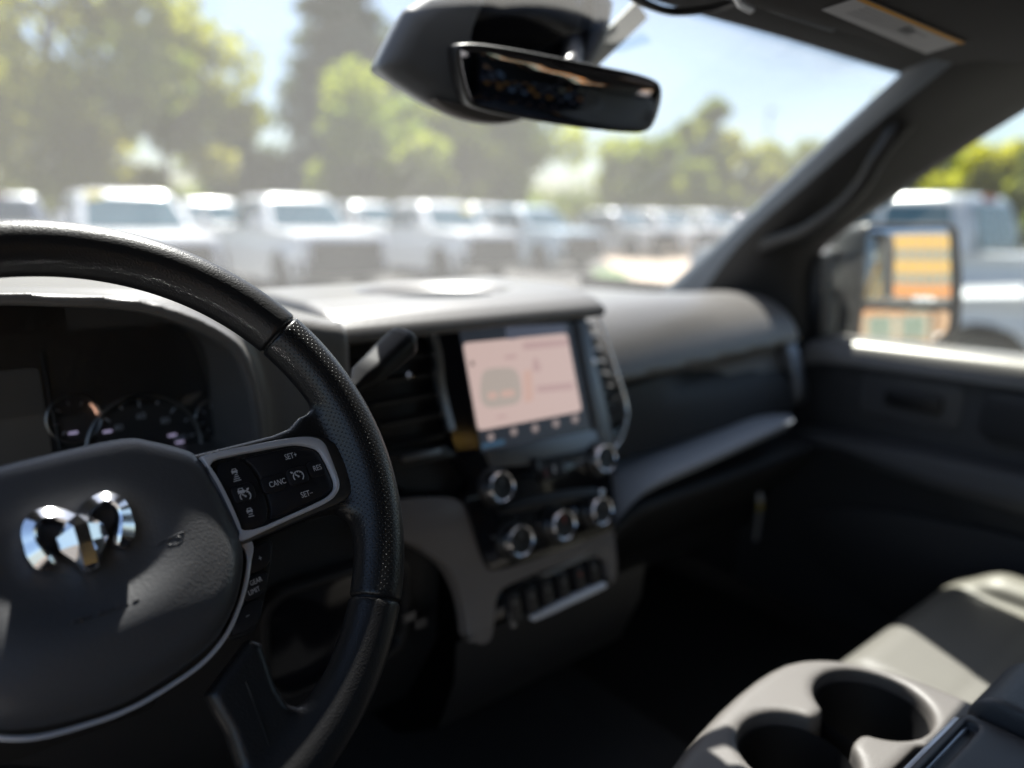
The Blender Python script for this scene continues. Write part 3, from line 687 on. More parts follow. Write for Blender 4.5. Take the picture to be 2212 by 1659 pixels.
# ------------------------------------------------------------------ dashboard
dash = thing('dashboard', 'grey dashboard with sunlit top pad and passenger side shelf', 'dashboard', (0, .5, 1.0))
arch = np.array([PY(*p, .2)[[0, 2]] for p in [(0, 661), (167, 665), (292, 674), (396, 703), (458, 734), (506, 771), (537, 861), (546, 952), (548, 1010)]])
ax = -.535
half = cr(arch[arch[:, 0] > ax+.002], 4)
ARCH = ccw(np.concatenate([half, np.stack([2*ax-half[::-1, 0], half[::-1, 1]], 1)]))
def f_driver(X, Y, Z):
    t = np.abs(X-ax)
    zt = 1.533-.024*sstep(.10, .20, t)-.016*sstep(.2, .30, t)-.11*sstep(.38, .95, Y)
    body = np.maximum(Z-zt, np.maximum(.213-Y, Y-.96)); body = np.maximum(body, np.maximum(X+.2475, -.86-X)); body = np.maximum(body, 1.30-Z)
    q = [np.maximum(Z-zt+.02, 0), np.maximum(.213-Y+.02, 0), np.maximum(X+.2475+.012, 0)]
    body = np.maximum(body, np.sqrt(q[0]**2+q[1]**2)-.02)
    # raised brow round the cluster opening
    d2 = psdf(X[:, 0, :], Z[:, 0, :], ARCH)[:, None, :]
    brow = np.maximum(d2-.010, np.maximum(.195-Y, Y-.36)); brow = np.maximum(brow, 1.30-Z)
    s = smin(body, brow, .022)
    return smax(s, -np.maximum(d2, Y-.345), .004)
netobj('driver_section', f_driver, (-.875, .17, 1.29), (-.235, .975, 1.56), .0052, M['pad'], dash, True)
def f_center(X, Y, Z):
    P = [(.252, 1.466), (.249, 1.471), (.255, 1.481), (.270, 1.490), (.295, 1.497), (.34, 1.503), (.50, 1.503), (.70, 1.465), (.96, 1.415), (.96, 1.33), (.36, 1.33), (.33, 1.45), (.27, 1.462)]
    d = psdf(Y[0], Z[0], P)[None]
    d = smax(d, np.maximum(X-.160, -.2465-X), .014)
    tray = (np.sqrt(((X+.03)/.112)**2+((Y-.395)/.085)**2+((Z-1.508)/.030)**2)-1)*.030
    return smax(d, -tray, .006)
netobj('center_pad', f_center, (-.26, .22, 1.31), (.175, .98, 1.52), .0045, M['pad'], dash, True)
V, F = plate(ell(.092, .066, 40, (-.03, .395)), 1.470, 1.4905, .002); mo('tray_mat', V, F, mat('tray_rubber', (.030, .032, .036), .9, spec=.15), dash, 40, True)
def f_pass(X, Y, Z):
    sh = (.038/.44)*(X-.18)*sstep(1.27, 1.37, Z)*(Y < 10)
    drop = -.035*sstep(.23, .12, X)*sstep(1.34, 1.22, Z)-.018*sstep(.35, .75, X)*sstep(1.40, 1.46, Z)
    P = cr([(.245, 1.368), (.246, 1.382), (.268, 1.418), (.300, 1.448), (.345, 1.466), (.42, 1.468), (.60, 1.445), (.96, 1.405), (.97, 1.2), (.97, .96), (.42, .95), (.35, 1.02), (.285, 1.09), (.245, 1.140), (.226, 1.168), (.228, 1.178), (.245, 1.184), (.280, 1.190), (.292, 1.21), (.290, 1.30), (.285, 1.350), (.270, 1.366)], 3, True)
    h = np.clip((Y-.4)/.3, 0, 1)
    yy = Y-sh*(1-h)*.9; zz = Z-drop
    d = np.empty_like(X)
    for i in range(X.shape[0]): d[i] = psdf(yy[i], zz[i], P)
    return smax(d, np.maximum(X-.735, .150-X), .02)
V_, F_ = nets(f_pass, (.13, .18, .93), (.76, .99, 1.49), .0075)
tri = V_[F_]; cz = tri.mean(1)[:, 2]; nn_ = np.cross(tri[:, 2]-tri[:, 0], tri[:, 3]-tri[:, 1]); nn_ /= np.linalg.norm(nn_, axis=1)[:, None]+1e-12
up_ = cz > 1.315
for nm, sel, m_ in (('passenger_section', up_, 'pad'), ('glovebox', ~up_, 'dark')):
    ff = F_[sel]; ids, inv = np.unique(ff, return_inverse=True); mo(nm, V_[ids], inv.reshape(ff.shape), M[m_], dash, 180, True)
def resample(P, n):
    P = np.array(P); s_ = np.concatenate([[0], np.cumsum(np.linalg.norm(np.diff(P, axis=0), axis=1))]); return np.stack([np.interp(np.linspace(0, s_[-1], n), s_, P[:, k]) for k in range(3)], 1)
eb = resample(cr([PY(*p_, .285) for p_ in c6([(290, 1105), (500, 1030), (800, 922), (1150, 800), (1330, 800)])], 6), 24)
ef = resample(cr([PY(*p_, .205) for p_ in c6([(325, 1450), (370, 1385), (450, 1295), (590, 1190), (1000, 1010), (1385, 832)])], 6), 24)
rows = [list(eb+np.array([0, .02, .004])), list(eb)]+[list(eb*(1-t)+ef*t+np.array([0, 0, .006*math.sin(math.pi*t)])) for t in (.25, .5, .75, .92)]+[list(ef), list(ef+np.array([0, .004, -.006])), list(ef+np.array([0, .014, -.016]))]
mo('glovebox_shelf', *thick(*loft(rows), (0, .002, -.004)), M['shelf'], dash, 70, True)
# black insert above the shelf
secs = [[(x, .262+(.092/.44)*(x-.18)*k, z) for z, k in ((1.246, .05), (1.30, .25), (1.352, .80))] for x in (.165, .3, .45, .6, .70)]
mo('shelf_insert', *thick(*loft(secs), (0, .03, 0)), M['dark'], dash, 60, True)
# side vent at the far end
vt = [PX(*p, .70) for p in c6([(1010, 170), (1140, 190), (1260, 260), (1340, 380), (1390, 560), (1415, 700), (1380, 760), (1300, 720), (1240, 560), (1180, 400), (1080, 260)])]
V, F = plate(chaikin([(p[1], p[2]) for p in vt], 2), 0, .03, .006)
mo('side_vent', [(.735-w, y, z) for y, z, w in V], [f[::-1] for f in F], M['gunmetal'], dash, 40, True)
for c in ((1260, 400, 60, 110), (1320, 590, 40, 70), (1180, 260, 50, 40)):
    p = PX(*c6([c[:2]])[0], .70); V, F = plate(rrect(.030, c[3]*.0005, .008, 4, (p[1], p[2]), rad(25)), 0, .034, .003)
    mo('vent_slot', [(.735-w, y, z) for y, z, w in V], [f[::-1] for f in F], M['shell'], dash, 40, True)
# knee panels below the column
mo('knee_panel', *loft([[(x, y, z) for x in (-.86, -.6, -.4, -.25, -.145)] for y, z in ((.26, 1.31), (.235, 1.28), (.215, 1.22), (.225, 1.10), (.30, .98), (.45, .93))]), M['dark'], dash, 60, True)
mo('knee_bezel', *[(lambda V, F: ([(x, .214-w+(1.2-z)*.06, z) for x, z, w in V], F))(*plate(rrect(.17, .13, .03, 5, (-.275, 1.175)), -.02, .012, .004, [rrect(.15, .11, .024, 5, (-.275, 1.175))]))][0], M['black'], dash, 40, True)
mo('switch_panel', *[(lambda V, F: ([(x, .214-w+(1.2-z)*.06, z) for x, z, w in V], F))(*plate(rrect(.15, .11, .024, 5, (-.275, 1.175)), -.02, .004, .002))][0], M['gloss'], dash, 40, True)
for i, (px_, py_) in enumerate(((880, 1328), (905, 1342))):
    p = PY(px_, py_, .205); mb = MB(); mb.box(p, (.014, .012, .010)); mb.obj('panel_button', M['gunmetal'], dash, None, True)
mo('lower_stack_panel', *loft([[(x, y, z) for x in (-.16, -.05, .06, .155)] for y, z in ((.160, 1.135), (.165, 1.08), (.20, 1.0), (.30, .93), (.5, .90))]), M['dark'], dash, 60, True)
mb = MB(); V, F = loft([[(x, y, z) for x, z in ((-.26, .79), (-.2, .86), (-.1, .90), (.1, .90), (.2, .86), (.26, .79))] for y in (.95, .4, -.1)]); mo('floor_hump', V, F, M['carpet'], dash, 60, True)
# trim cord hanging under the shelf (tag with a yellow band)
tg = thing('hanging_tag', 'thin pale tag with a yellow band hanging below the passenger shelf', 'tag', PY(1640, 1170, .30))
a0, a1, a2, a3 = PY(1632, 1020, .30), PY(1643, 1085, .30), PY(1642, 1100, .30), PY(1632, 1168, .30)
mo('hook', *sweep([a0, (a0+a1)/2, a1], circ(.005, 6), (1, 0, 0)), M['satin'], tg, 60, True)
mo('band', *sweep([a1, a2], [(-.006, -.002), (.006, -.002), (.006, .002), (-.006, .002)], (0, 1, 0)), mat('yellow_tape', (.55, .42, .02), .6), tg, None, True)
mo('strap', *sweep([a2, a3], [(-.006, -.0015), (.006, -.0015), (.006, .0015), (-.006, .0015)], (0, 1, 0)), mat('grey_strap', (.25, .25, .26), .7), tg, None, True)

# ------------------------------------------------------------------ instrument cluster
clu = thing('instrument_cluster', 'black instrument cluster with round speedometer behind the steering wheel', 'instrument cluster', (ax, .33, 1.40))
CF = Frame((ax, .315, 1.40), rad(12))
face = [(x-ax, (z-1.40)/math.cos(rad(12))) for x, z in ARCH]
def FP(L, w=0): return CF.pts(L, w)
def fobj(name, VF, m, par=clu, sm=40):
    V = [tuple(CF.o+CF.u*a+CF.v*b+CF.n*c) for a, b, c in VF[0]]
    return mo(name, V, VF[1], m, par, sm, True)
M['gauge'] = mat('gauge_face', (.05, .047, .044), .4); M['ring'] = mat('gauge_ring', (.30, .29, .27), .35, 1)
M['glow'] = mat('gauge_light', (.3, .28, .4), .5, emit=((.62, .55, .85), .10)); M['glowred'] = mat('gauge_amber', (.5, .25, .15), .5, emit=((1, .55, .38), .22)); M['disp'] = mat('cluster_display', (.02, .02, .02), .3, emit=((.10, .10, .10), .03))
fobj('gauge_face', plate(offset(ccw(np.array(face)), .004), -.012, -.002), M['gauge'])
sp = CF.px(315, 968); sr = np.linalg.norm(CF.px(437, 960)-CF.px(190, 975))/2
def ringVF(c, r, t, w, a0=0, a1=360):
    closed = a1-a0 >= 360; tt = np.radians(np.linspace(a0, a1, 65)); tt = tt[:-1] if closed else tt
    return sweep([(c[0]+r*math.cos(q), c[1]+r*math.sin(q), w) for q in tt], circ(t, 8), closed=closed)
for cx, nm, nums in ((sp, 'speedometer', '0 20 40 60 80 100 120'), (np.array([-sp[0], sp[1]]), 'tachometer', '0 1 2 3 4 5')):
    rg = fobj(nm, ringVF(cx, sr, .0022, .003), M['ring'])
    nl = nums.split()
    for i, t in enumerate(np.linspace(215, -35, len(nl)*2-1)):
        q = rad(t); ro, ri = sr*.92, sr*(.80 if i % 2 == 0 else .86)
        VF = sweep([(cx[0]+ri*math.cos(q), cx[1]+ri*math.sin(q), .0005), (cx[0]+ro*math.cos(q), cx[1]+ro*math.sin(q), .0005)], [(-.0007, -.0004), (.0007, -.0004), (.0007, .0004), (-.0007, .0004)])
        fobj('tick', VF, M['print'], rg)
        if i % 2 == 0:
            T = Matrix([[CF.u[k], CF.v[k], CF.n[k]] for k in range(3)]).to_4x4(); p = CF.o+CF.u*(cx[0]+sr*.62*math.cos(q))+CF.v*(cx[1]+sr*.62*math.sin(q))+CF.n*.0006
            o = text('numeral', nl[i//2], .0085, M['print'], clu, (0, 0, 0)); o.matrix_parent_inverse = clu.matrix_basis.inverted(); o.matrix_basis = Matrix.Translation(p) @ T
    fobj('needle', sweep([(cx[0], cx[1], .002), (cx[0]-sr*.66, cx[1]-sr*.42, .002)], [(-.001, -.0005), (.001, -.0005), (.0006, .0005), (-.0006, .0005)]), M['glowred'], rg)
    fobj('needle_hub', move(lathe([(.007, -.001), (.007, .004), (.005, .006), (0, .0065)], 20), (cx[0], cx[1], 0)), M['gloss'], rg)
for c, r in ((CF.px(160, 905), .022), (CF.px(465, 905), .020)):
    fobj('small_gauge', ringVF(c, r, .0016, .002), M['ring'])
    fobj('gauge_mark', ringVF(c, r*.85, .0009, .002, 5, 40), M['glowred'])
    for t in (60, 100, 140, 190, 230): 
        q = rad(t); fobj('tick', sweep([(c[0]+r*.6*math.cos(q), c[1]+r*.6*math.sin(q), 0), (c[0]+r*.8*math.cos(q), c[1]+r*.8*math.sin(q), 0)], circ(.0006, 4)), M['print'])
fobj('centre_display', plate(rrect(.072, .085, .006, 4, (0, .02)), -.004, .0015, .001), M['disp'])
for s in (-1, 1): fobj('display_post', sweep([(s*.040, .075, .002), (s*.043, -.03, .002)], circ(.0014, 8), (0, 0, 1)), M['black'])
for px_, py_ in ((232, 932), (372, 940), (388, 955), (158, 935)):
    p = CF.px(px_, py_); fobj('lit_sign', plate(rrect(.008, .0025, .001, 2, p), 0, .0012), M['glow'])
for k in range(3):
    p = CF.px(395+k*12, 868-k*4); fobj('warning_slot', plate(rrect(.018, .003, .001, 2, p, rad(38)), 0, .0012), M['ring'])
V = [(x, .318-(z-1.42)*.45, z) for x, z in ARCH]; n = len(V)
mo('cluster_lens', V+[(x, y-.0015, z) for x, y, z in V], [tuple(range(n)), tuple(range(n, 2*n))[::-1]], M['lens'], clu, None, True)

# ------------------------------------------------------------------ centre stack
stk = thing('center_stack', 'gloss black center stack with touchscreen, chrome ringed knobs and vents', 'center stack', matrix=ST.matrix())
def SP(L, w=0): return ST.pts(L, w)
def so_(name, VF, m, par=stk, sm=35, label=None):
    o = mo(name, *VF, m, par, sm)
    if label: o['label'] = label
    return o
mb = MB(); so_('backing', plate(chaikin(SP([(748, 700), (1292, 676), (1356, 880), (1345, 960), (1330, 1150), (1080, 1250), (1010, 1060), (860, 1060), (790, 940)]), 1), -.055, -.022), M['shell'])
bez = so_('screen_bezel', plate(fillet(SP([(938, 700), (1100, 690), (1264, 682), (1290, 800), (1322, 935), (1352, 905), (1342, 955), (1300, 985), (1030, 1050), (985, 985), (955, 840)]), .006), -.03, 0, .002), M['gloss'])
so_('screen_edge', plate(SP([(1237, 694), (1262, 691), (1326, 962), (1306, 992), (1283, 928)]), -.01, .004, .001), M['gunmetal'], bez)
so_('screen_edge', plate(SP([(1283, 928), (1306, 992), (1200, 1000), (1060, 1010), (1045, 975)]), -.01, .003, .001), M['gunmetal'], bez)
ch = cr(SP([(1290, 684), (1318, 765), (1350, 870), (1350, 910), (1335, 955), (1305, 985)], 0), 6)
so_('chrome_edge', sweep([(p[0], p[1], .002) for p in ch], circ(.0022, 8), (0, 0, 1)), M['chrome'], bez, 60)
# the display and what it shows
M['scr_bg'] = mat('screen_black', (.010, .010, .012), .3, emit=((.05, .06, .08), .10))
M['scr_card'] = mat('screen_card', (.05, .05, .05), .25, emit=((.80, .60, .55), .185))
M['scr_mid'] = mat('screen_grey', (.05, .05, .05), .25, emit=((.62, .53, .47), .175)); M['scr_or'] = mat('screen_tan', (.05, .05, .05), .25, emit=((.80, .54, .46), .185)); M['scr_dk'] = mat('screen_dark', (.03, .03, .03), .25, emit=((.10, .08, .08), .2))
M['scr_blue'] = mat('screen_blue', (.03, .03, .03), .25, emit=((.06, .14, .24), .14)); M['scr_txt'] = mat('screen_text', (.05, .05, .05), .25, emit=((.68, .47, .45), .18)); M['scr_ic'] = mat('screen_icon', (.05, .05, .05), .25, emit=((.35, .28, .27), .2))
scr = so_('touchscreen', plate(SP([(992, 706), (1233, 697), (1276, 925), (1043, 978)], .002), -.004, .002), M['scr_bg'])
card = so_('screen_card', plate(fillet(SP([(1000, 741), (1225, 720), (1257, 888), (1033, 931)], .0025), .006), .002, .0026), M['scr_card'], scr, 35)
def k4(L): return [((1650+x/2.44)*.576, (1120+y/2.44)*.576) for x, y in L]
def sf(name, L, m, w, it=1): so_(name, plate(fillet(SP(k4(L), w), .003*it) if it else SP(k4(L), w), w-.0004, w), m, scr, None)
sf('screen_vehicle', [(400, 640), (690, 625), (740, 760), (745, 960), (430, 1010), (370, 930), (370, 760)], M['scr_mid'], .0031, 5)
sf('screen_stripe', [(760, 660), (840, 640), (860, 930), (770, 960)], M['scr_or'], .0031, 2)
for L in ([(440, 860), (520, 850), (525, 910), (445, 925)], [(560, 845), (680, 830), (685, 890), (565, 905)]): sf('screen_seat', L, M['scr_or'], .0035)
for L in ([(755, 400), (1170, 365), (1180, 430), (765, 470)], [(880, 800), (1220, 765), (1230, 830), (890, 860)], [(590, 520), (700, 510), (705, 545), (595, 555)], [(520, 1075), (610, 1062), (613, 1085), (523, 1098)]): sf('screen_text', L, M['scr_txt'], .0030)
sf('screen_text', [(855, 545), (890, 540), (930, 660), (850, 670)], M['scr_txt'], .0031); sf('screen_arrow', [(275, 590), (300, 560), (312, 600), (305, 625)], M['scr_dk'], .0031)
for i, (x, y) in enumerate(((465, 1265), (675, 1215), (870, 1185), (1060, 1140), (1235, 1100))): sf('screen_icon', [(x-28, y-28), (x+28, y-38), (x+32, y+32), (x-24, y+40)], M['scr_ic'], .0031, 2)
sf('screen_highlight', [(380, 1330), (590, 1285), (595, 1330), (385, 1372)], M['scr_blue'], .0029); sf('screen_header', [(600, 262), (1150, 236), (1165, 318), (730, 350), (700, 368), (610, 372)], mat('screen_header', (.02, .02, .03), .25, emit=((.14, .16, .22), .12)), .0028, 1)
# vents
for nm, L, n in (('left_vent', [(752, 706), (930, 704), (952, 840), (975, 960), (850, 966), (795, 850)], 6), ('right_vent', [(1266, 684), (1290, 682), (1350, 880), (1348, 905), (1322, 934)], 9)):
    P = SP(L); vb = so_('air_vent', plate(chaikin(P, 1), -.03, -.018, .001), M['shell'])
    lo_, hi_ = P.min(0), P.max(0)
    for i in range(n):
        v = lo_[1]+(hi_[1]-lo_[1])*(i+.6)/(n+.2); xs_ = []
        Q = np.array(P)
        for a_, b_ in zip(Q, np.roll(Q, -1, 0)):
            if (a_[1]-v)*(b_[1]-v) < 0: xs_.append(a_[0]+(b_[0]-a_[0])*(v-a_[1])/(b_[1]-a_[1]))
        if len(xs_) >= 2: so_('vent_slat', (lambda m_: (m_.V, m_.F))(MB().box(((min(xs_)+max(xs_))/2, v, -.012), (max(xs_)-min(xs_)-.004, .003, .014), [(1, 0, 0), (0, .9, .43), (0, -.43, .9)])), M['black'], vb)
q = ST.px(882, 812, .0); so_('vent_tab', move(lathe([(.0034, -.01), (.0036, .004), (.002, .006), (0, .0062)], 12), (q[0], q[1], 0)), M['chrome'])
q = ST.px(1279, 782, .0); so_('vent_tab', move(lathe([(.0040, -.01), (.0042, .004), (.002, .006), (0, .0062)], 12), (q[0], q[1], 0)), M['chrome'])
cs = cr(SP([(925, 702), (945, 760), (952, 830), (962, 880), (975, 930)]), 5); so_('vent_chrome', sweep([(p[0], p[1], .001) for p in cs], [(-.0065, -.004), (.0065, -.004), (.004, .003), (-.004, .003)], (0, 0, 1)), M['chrome'], stk, 30)
so_('vent_ledge', plate(SP([(830, 985), (960, 962), (985, 985), (850, 1012)]), -.02, .004, .002), M['black']); so_('vent_dial', plate(rrect(.05, .006, .002, 3, ST.px(905, 983)), 0, .008, .001), M['gunmetal'])
# trim frame and control rows
TRIM = chaikin(SP(c7([(300, 300), (430, 235), (760, 225), (800, 340), (1490, 90), (1540, 200), (1568, 430), (1590, 640), (1540, 722), (1522, 500), (1010, 690), (938, 760), (932, 1012), (812, 1012), (800, 860), (765, 720), (690, 590), (560, 510), (430, 450), (300, 430)])), 2)
so_('trim_frame', plate(TRIM, -.03, -.004, .003), M['trim'], stk, 35, 'warm grey trim frame round the climate controls')
ce = cr(SP(c7([(560, 505), (690, 588), (768, 720), (802, 860), (812, 960), (815, 1000)])), 5); so_('trim_lip', sweep([(p[0], p[1], -.008) for p in ce], circ(.004, 8), (0, 0, 1)), M['trim'], stk, 60)
hv = so_('climate_panel', plate(chaikin(SP(c7([(735, 120), (1500, -60), (1535, 60), (1560, 400), (1500, 432), (920, 640), (870, 590), (800, 380)])), 2), -.03, .001, .003), M['gloss'])
so_('panel_bar', plate(chaikin(SP(k1([(330, 570), (480, 440), (1180, 330), (1250, 370), (1200, 430), (520, 560)])), 1), -.005, .009, .004), M['black'], hv)
so_('panel_bar', plate(chaikin(SP(k1([(640, 110), (900, 60), (1180, 0), (1190, 60), (900, 150), (660, 190)])), 1), -.005, .006, .002), M['black'], hv)
for x, y, m in ((765, 215, 'red'), (835, 185, 'print'), (905, 175, 'gunmetal'), (700, 150, 'gunmetal')):
    if m == 'red': M['red'] = mat('hazard_red', (.16, .015, .015), .4)
    q = SP(k1([(x, y)]))[0]; so_('panel_key', plate(rrect(.011, .020, .002, 3, q), 0, .0085, .001), M['key'], hv); so_('key_mark', plate(rrect(.003, .010, .001, 2, q), .008, .0088), M[m], hv)
def knob(px_, py_, r, dep=.020, mark=None):
    q = ST.px(px_, py_, dep*.7); k = bpy.data.objects.new('control_knob', None); COL.objects.link(k); k.parent = stk; k.matrix_local = Matrix.Translation((q[0], q[1], 0))
    mo('knob_base', *lathe([(r*1.28, 0), (r*1.28, .004), (r*1.18, .006), (r*1.0, .006)], 32), M['black'], k, 40)
    mo('knob_ring', *lathe([(r*1.03, .004), (r*1.03, dep*.5), (r*1.01, dep*.75), (r*.97, dep*.91), (r*.91, dep), (r*.85, dep*.98), (r*.79, dep*.85)], 36), M['knobring'], k, 50)
    mo('knob_face', *lathe([(r*.80, dep*.6), (r*.79, dep*.93), (r*.5, dep*.90), (0, dep*.88)], 32), M['black'], k, 40)
    mo('knob_mark', *plate(rrect(r*.12, r*.5, r*.05, 2, (0, r*.4)), dep*.9, dep*.95), mark or M['gunmetal'], k)
knob(1081, 1052, .0185); knob(1306, 990, .0185); M['redmark'] = mat('red_mark', (.30, .05, .04), .4)
knob(1122, 1168, .0190, .022); knob(1215, 1134, .0190, .022, M['redmark']); knob(1297, 1103, .0185, .022)
q = ST.px(1288, 1062); so_('chrome_dot', move(lathe([(.0038, 0), (.004, .011), (.002, .0135), (0, .014)], 14), (q[0], q[1], 0)), M['chrome'], hv); q = ST.px(1062, 1160); so_('chrome_dot', move(lathe([(.0022, 0), (.002, .004), (0, .0045)], 10), (q[0], q[1], 0)), M['gunmetal'], hv)
# switch bank
sb = so_('switch_bank', plate(chaikin(SP(c7([(930, 760), (1010, 692), (1515, 502), (1530, 650), (1500, 720), (1130, 905), (1060, 970), (930, 1005)])), 1), -.045, -.012, .003), M['gloss'])
so_('switch_lip', plate(SP(c7([(1170, 640), (1490, 500), (1495, 525), (1180, 660)])), -.02, -.004, .001), M['gunmetal'], sb)
for i, (x, y) in enumerate(((1040, 815), (1130, 780), (1215, 745), (1300, 705), (1385, 665), (1460, 630))):
    q = SP(c7([(x, y)]))[0]; kk = so_('toggle_switch', plate(rrect(.017, .034, .003, 3, q), -.015, -.003, .002), M['key'], sb); so_('switch_mark', plate(rrect(.004, .004, .001, 2, (q[0], q[1]+.006)), -.004, -.0025), M['redmark'] if i == 4 else M['gunmetal'], kk)
so_('switch_bar', plate(chaikin(SP(c7([(1120, 850), (1490, 675), (1518, 690), (1510, 712), (1140, 888), (1122, 880)])), 1), -.02, .002, .003), M['satin'], sb, 35, 'pale bar under the row of switches')
q = SP(c7([(1030, 880)]))[0]; so_('usb_slot', plate(rrect(.008, .020, .002, 3, q), -.02, -.004, .001), M['gunmetal'], sb)

# ------------------------------------------------------------------ console, seats
con = thing('center_console', 'grey center console with two round cup holders in sunlight', 'console', (-.02, -.4, .79))
CP = chaikin([(-.180, -.30), (-.180, -.16), (-.165, -.128), (-.118, -.116), (-.046, -.104), (.019, -.100), (.062, -.106), (.094, -.126), (.116, -.155), (.135, -.200), (.140, -.26), (.142, -.75), (-.180, -.75)], 1)
cup1, cup2 = (-.056, -.187), (.055, -.196)
def f_con(X, Y, Z):
    d2 = psdf(X[:, :, 0], Y[:, :, 0], CP)[:, :, None]
    s = slab(d2+.0-.10*np.clip(1.10-Z, -.1, 0), Z, .95, 1.17, .014)
    for c, r in ((cup1, .0480), (cup2, .0500)):
        cyl = np.maximum(np.hypot(X-c[0], Y-c[1])-r+.07*np.clip(1.17-Z, 0, .14), 1.035-Z); s = smax(s, -cyl, .006)
    ch_ = rbox(X, Y, Z, (0, -.193, 1.14), (.10, .036, .15), .008); s = smax(s, -ch_, .006)
    sl_ = rbox(X, Y, Z, (-.005, -.258, 1.17), (.075, .022, .08), .01); s = smax(s, -sl_, .004)
    return s
netobj('console_top', f_con, (-.20, -.77, .94), (.16, -.085, 1.185), .0034, M['console'], con, True)
for c, r in ((cup1, .0445), (cup2, .0465)): mo('cup_liner', *move(lathe([(0, .004), (r*.78, .004), (r-.0080, .008), (r+.0012, .122)], 36, False), (c[0], c[1], 1.034)), M['shell'], con, 60, True)
lid = thing('armrest_lid', 'padded dark armrest lid with bright latch bar behind the cup holders', 'armrest', (-.02, -.5, 1.17))
def f_lid(X, Y, Z):
    s = rbox(X, Y, Z, (-.015, -.52, 1.195), (.345, .50, .060), .026)
    s = smax(s, -rbox(X, Y, Z, (-.022, -.275, 1.205), (.150, .12, .09), .012), .006)
    return s
netobj('lid_pad', f_lid, (-.20, -.79, 1.155), (.175, -.255, 1.235), .0032, M['lid'], lid, True)
def f_lat(X, Y, Z): return smax(rbox(X, Y, Z, (-.022, -.305, 1.187), (.142, .07, .046), .009), -rbox(X, Y, Z, (-.022, -.283, 1.212), (.11, .010, .02), .003), .003)
netobj('latch_plate', f_lat, (-.10, -.35, 1.16), (.055, -.265, 1.215), .0022, M['dashlow'], lid, True)
mb = MB(); V, F = plate(rrect(.118, .013, .003, 3, (-.020, -.2735)), 1.186, 1.205, .002); mo('latch_bar', V, F, M['satin'], lid, 35, True)
def seat(x0, label):
    s_ = thing('front_seat', label, 'seat', (x0, -.3, .79))
    def f_cush(X, Y, Z):
        s = rbox(X, Y, Z, (x0, -.33, .945), (.50, .60, .185), .055)
        for k in (-1, 1): s = smin(s, rbox(X, Y, Z, (x0+k*.205, -.35, .98), (.095, .54, .17), .045), .03)
        for k in (-1, 1): s = smax(s, -((np.hypot(X-x0-k*.155, Z-1.046)-.010)), .012)
        s = smax(s, -(np.hypot(Y+.18, Z-1.047)-.006)+0*X, .01)
        return s
    netobj('seat_cushion', f_cush, (x0-.28, -.66, .83), (x0+.28, -.0, 1.09), .0062, M['seat'], s_, True)
    def f_back(X, Y, Z):
        yb = -.62-.28*(Z-1.03)
        s = rbox(X, Y-yb, Z, (x0, 0, 1.32), (.50, .13, .62), .055)
        for k in (-1, 1): s = smin(s, rbox(X, Y-yb, Z, (x0+k*.21, .04, 1.28), (.08, .12, .5), .04), .03)
        return s
    netobj('seat_back', f_back, (x0-.28, -.95, .98), (x0+.28, -.45, 1.66), .011, M['seat'], s_, True)
    def f_hr(X, Y, Z): return rbox(X, Y+.82, Z, (x0, 0, 1.70), (.27, .10, .17), .045)
    netobj('headrest', f_hr, (x0-.16, -.90, 1.60), (x0+.16, -.74, 1.80), .011, M['seat'], s_, True)
    mb = MB(); mb.box((x0, -.35, .82), (.42, .45, .08)); mb.obj('seat_base', M['shell'], s_, None, True)
seat(.47, 'grey passenger seat striped with sun and pillar shadow')
# rear bench with patterned cloth (seen in the interior mirror)
def woven():
    m = mat('patterned_cloth', (.02, .02, .022), .85); N = m.node_tree.nodes; L = m.node_tree.links
    tc = N.new('ShaderNodeTexCoord'); mp = N.new('ShaderNodeMapping'); mp.inputs['Rotation'].default_value = (0, rad(45), 0); mp.inputs['Scale'].default_value = (11, 11, 11); L.new(tc.outputs['Object'], mp.inputs[0])
    vo = N.new('ShaderNodeTexVoronoi'); vo.inputs['Randomness'].default_value = .12; vo.inputs['Scale'].default_value = 1; vo.distance = 'CHEBYCHEV'; L.new(mp.outputs[0], vo.inputs['Vector'])
    rp = N.new('ShaderNodeValToRGB'); rp.color_ramp.interpolation = 'CONSTANT'; rp.color_ramp.elements[0].color = (1, 1, 1, 1); rp.color_ramp.elements[1].position = .27; rp.color_ramp.elements[1].color = (0, 0, 0, 1); L.new(vo.outputs['Distance'], rp.inputs[0])
    sx = N.new('ShaderNodeSeparateColor'); L.new(vo.outputs['Color'], sx.inputs[0])
    r2 = N.new('ShaderNodeValToRGB'); r2.color_ramp.interpolation = 'CONSTANT'
    e = r2.color_ramp.elements; e[0].color = (.22, .22, .24, 1); e[1].position = .35; e[1].color = (.85, .38, .08, 1)
    for p, c in ((.55, (.40, .52, .65, 1)), (.72, (.7, .35, .15, 1)), (.88, (.5, .45, .3, 1))): x = e.new(p); x.color = c
    L.new(sx.outputs[0], r2.inputs[0])
    mx = N.new('ShaderNodeMix'); mx.data_type = 'RGBA'; mx.inputs[6].default_value = (.012, .012, .013, 1); L.new(rp.outputs[0], mx.inputs[0]); L.new(r2.outputs[0], mx.inputs[7]); L.new(mx.outputs[2], N['Principled BSDF'].inputs['Base Color'])
    return m
M['woven'] = woven()
rb = thing('rear_bench', 'rear bench seat in dark cloth with a diamond pattern', 'bench seat', (0, -1.45, .79))
netobj('bench_back', lambda X, Y, Z: rbox(X, Y+1.60+.2*(Z-1.3), Z, (0, 0, 1.36), (1.40, .13, .75), .05), (-.75, -1.84, .95), (.75, -1.4, 1.78), .02, M['woven'], rb, True)
netobj('bench_cushion', lambda X, Y, Z: rbox(X, Y, Z, (0, -1.30, .98), (1.40, .5, .2), .05), (-.75, -1.6, .85), (.75, -1.0, 1.12), .02, M['woven'], rb, True)

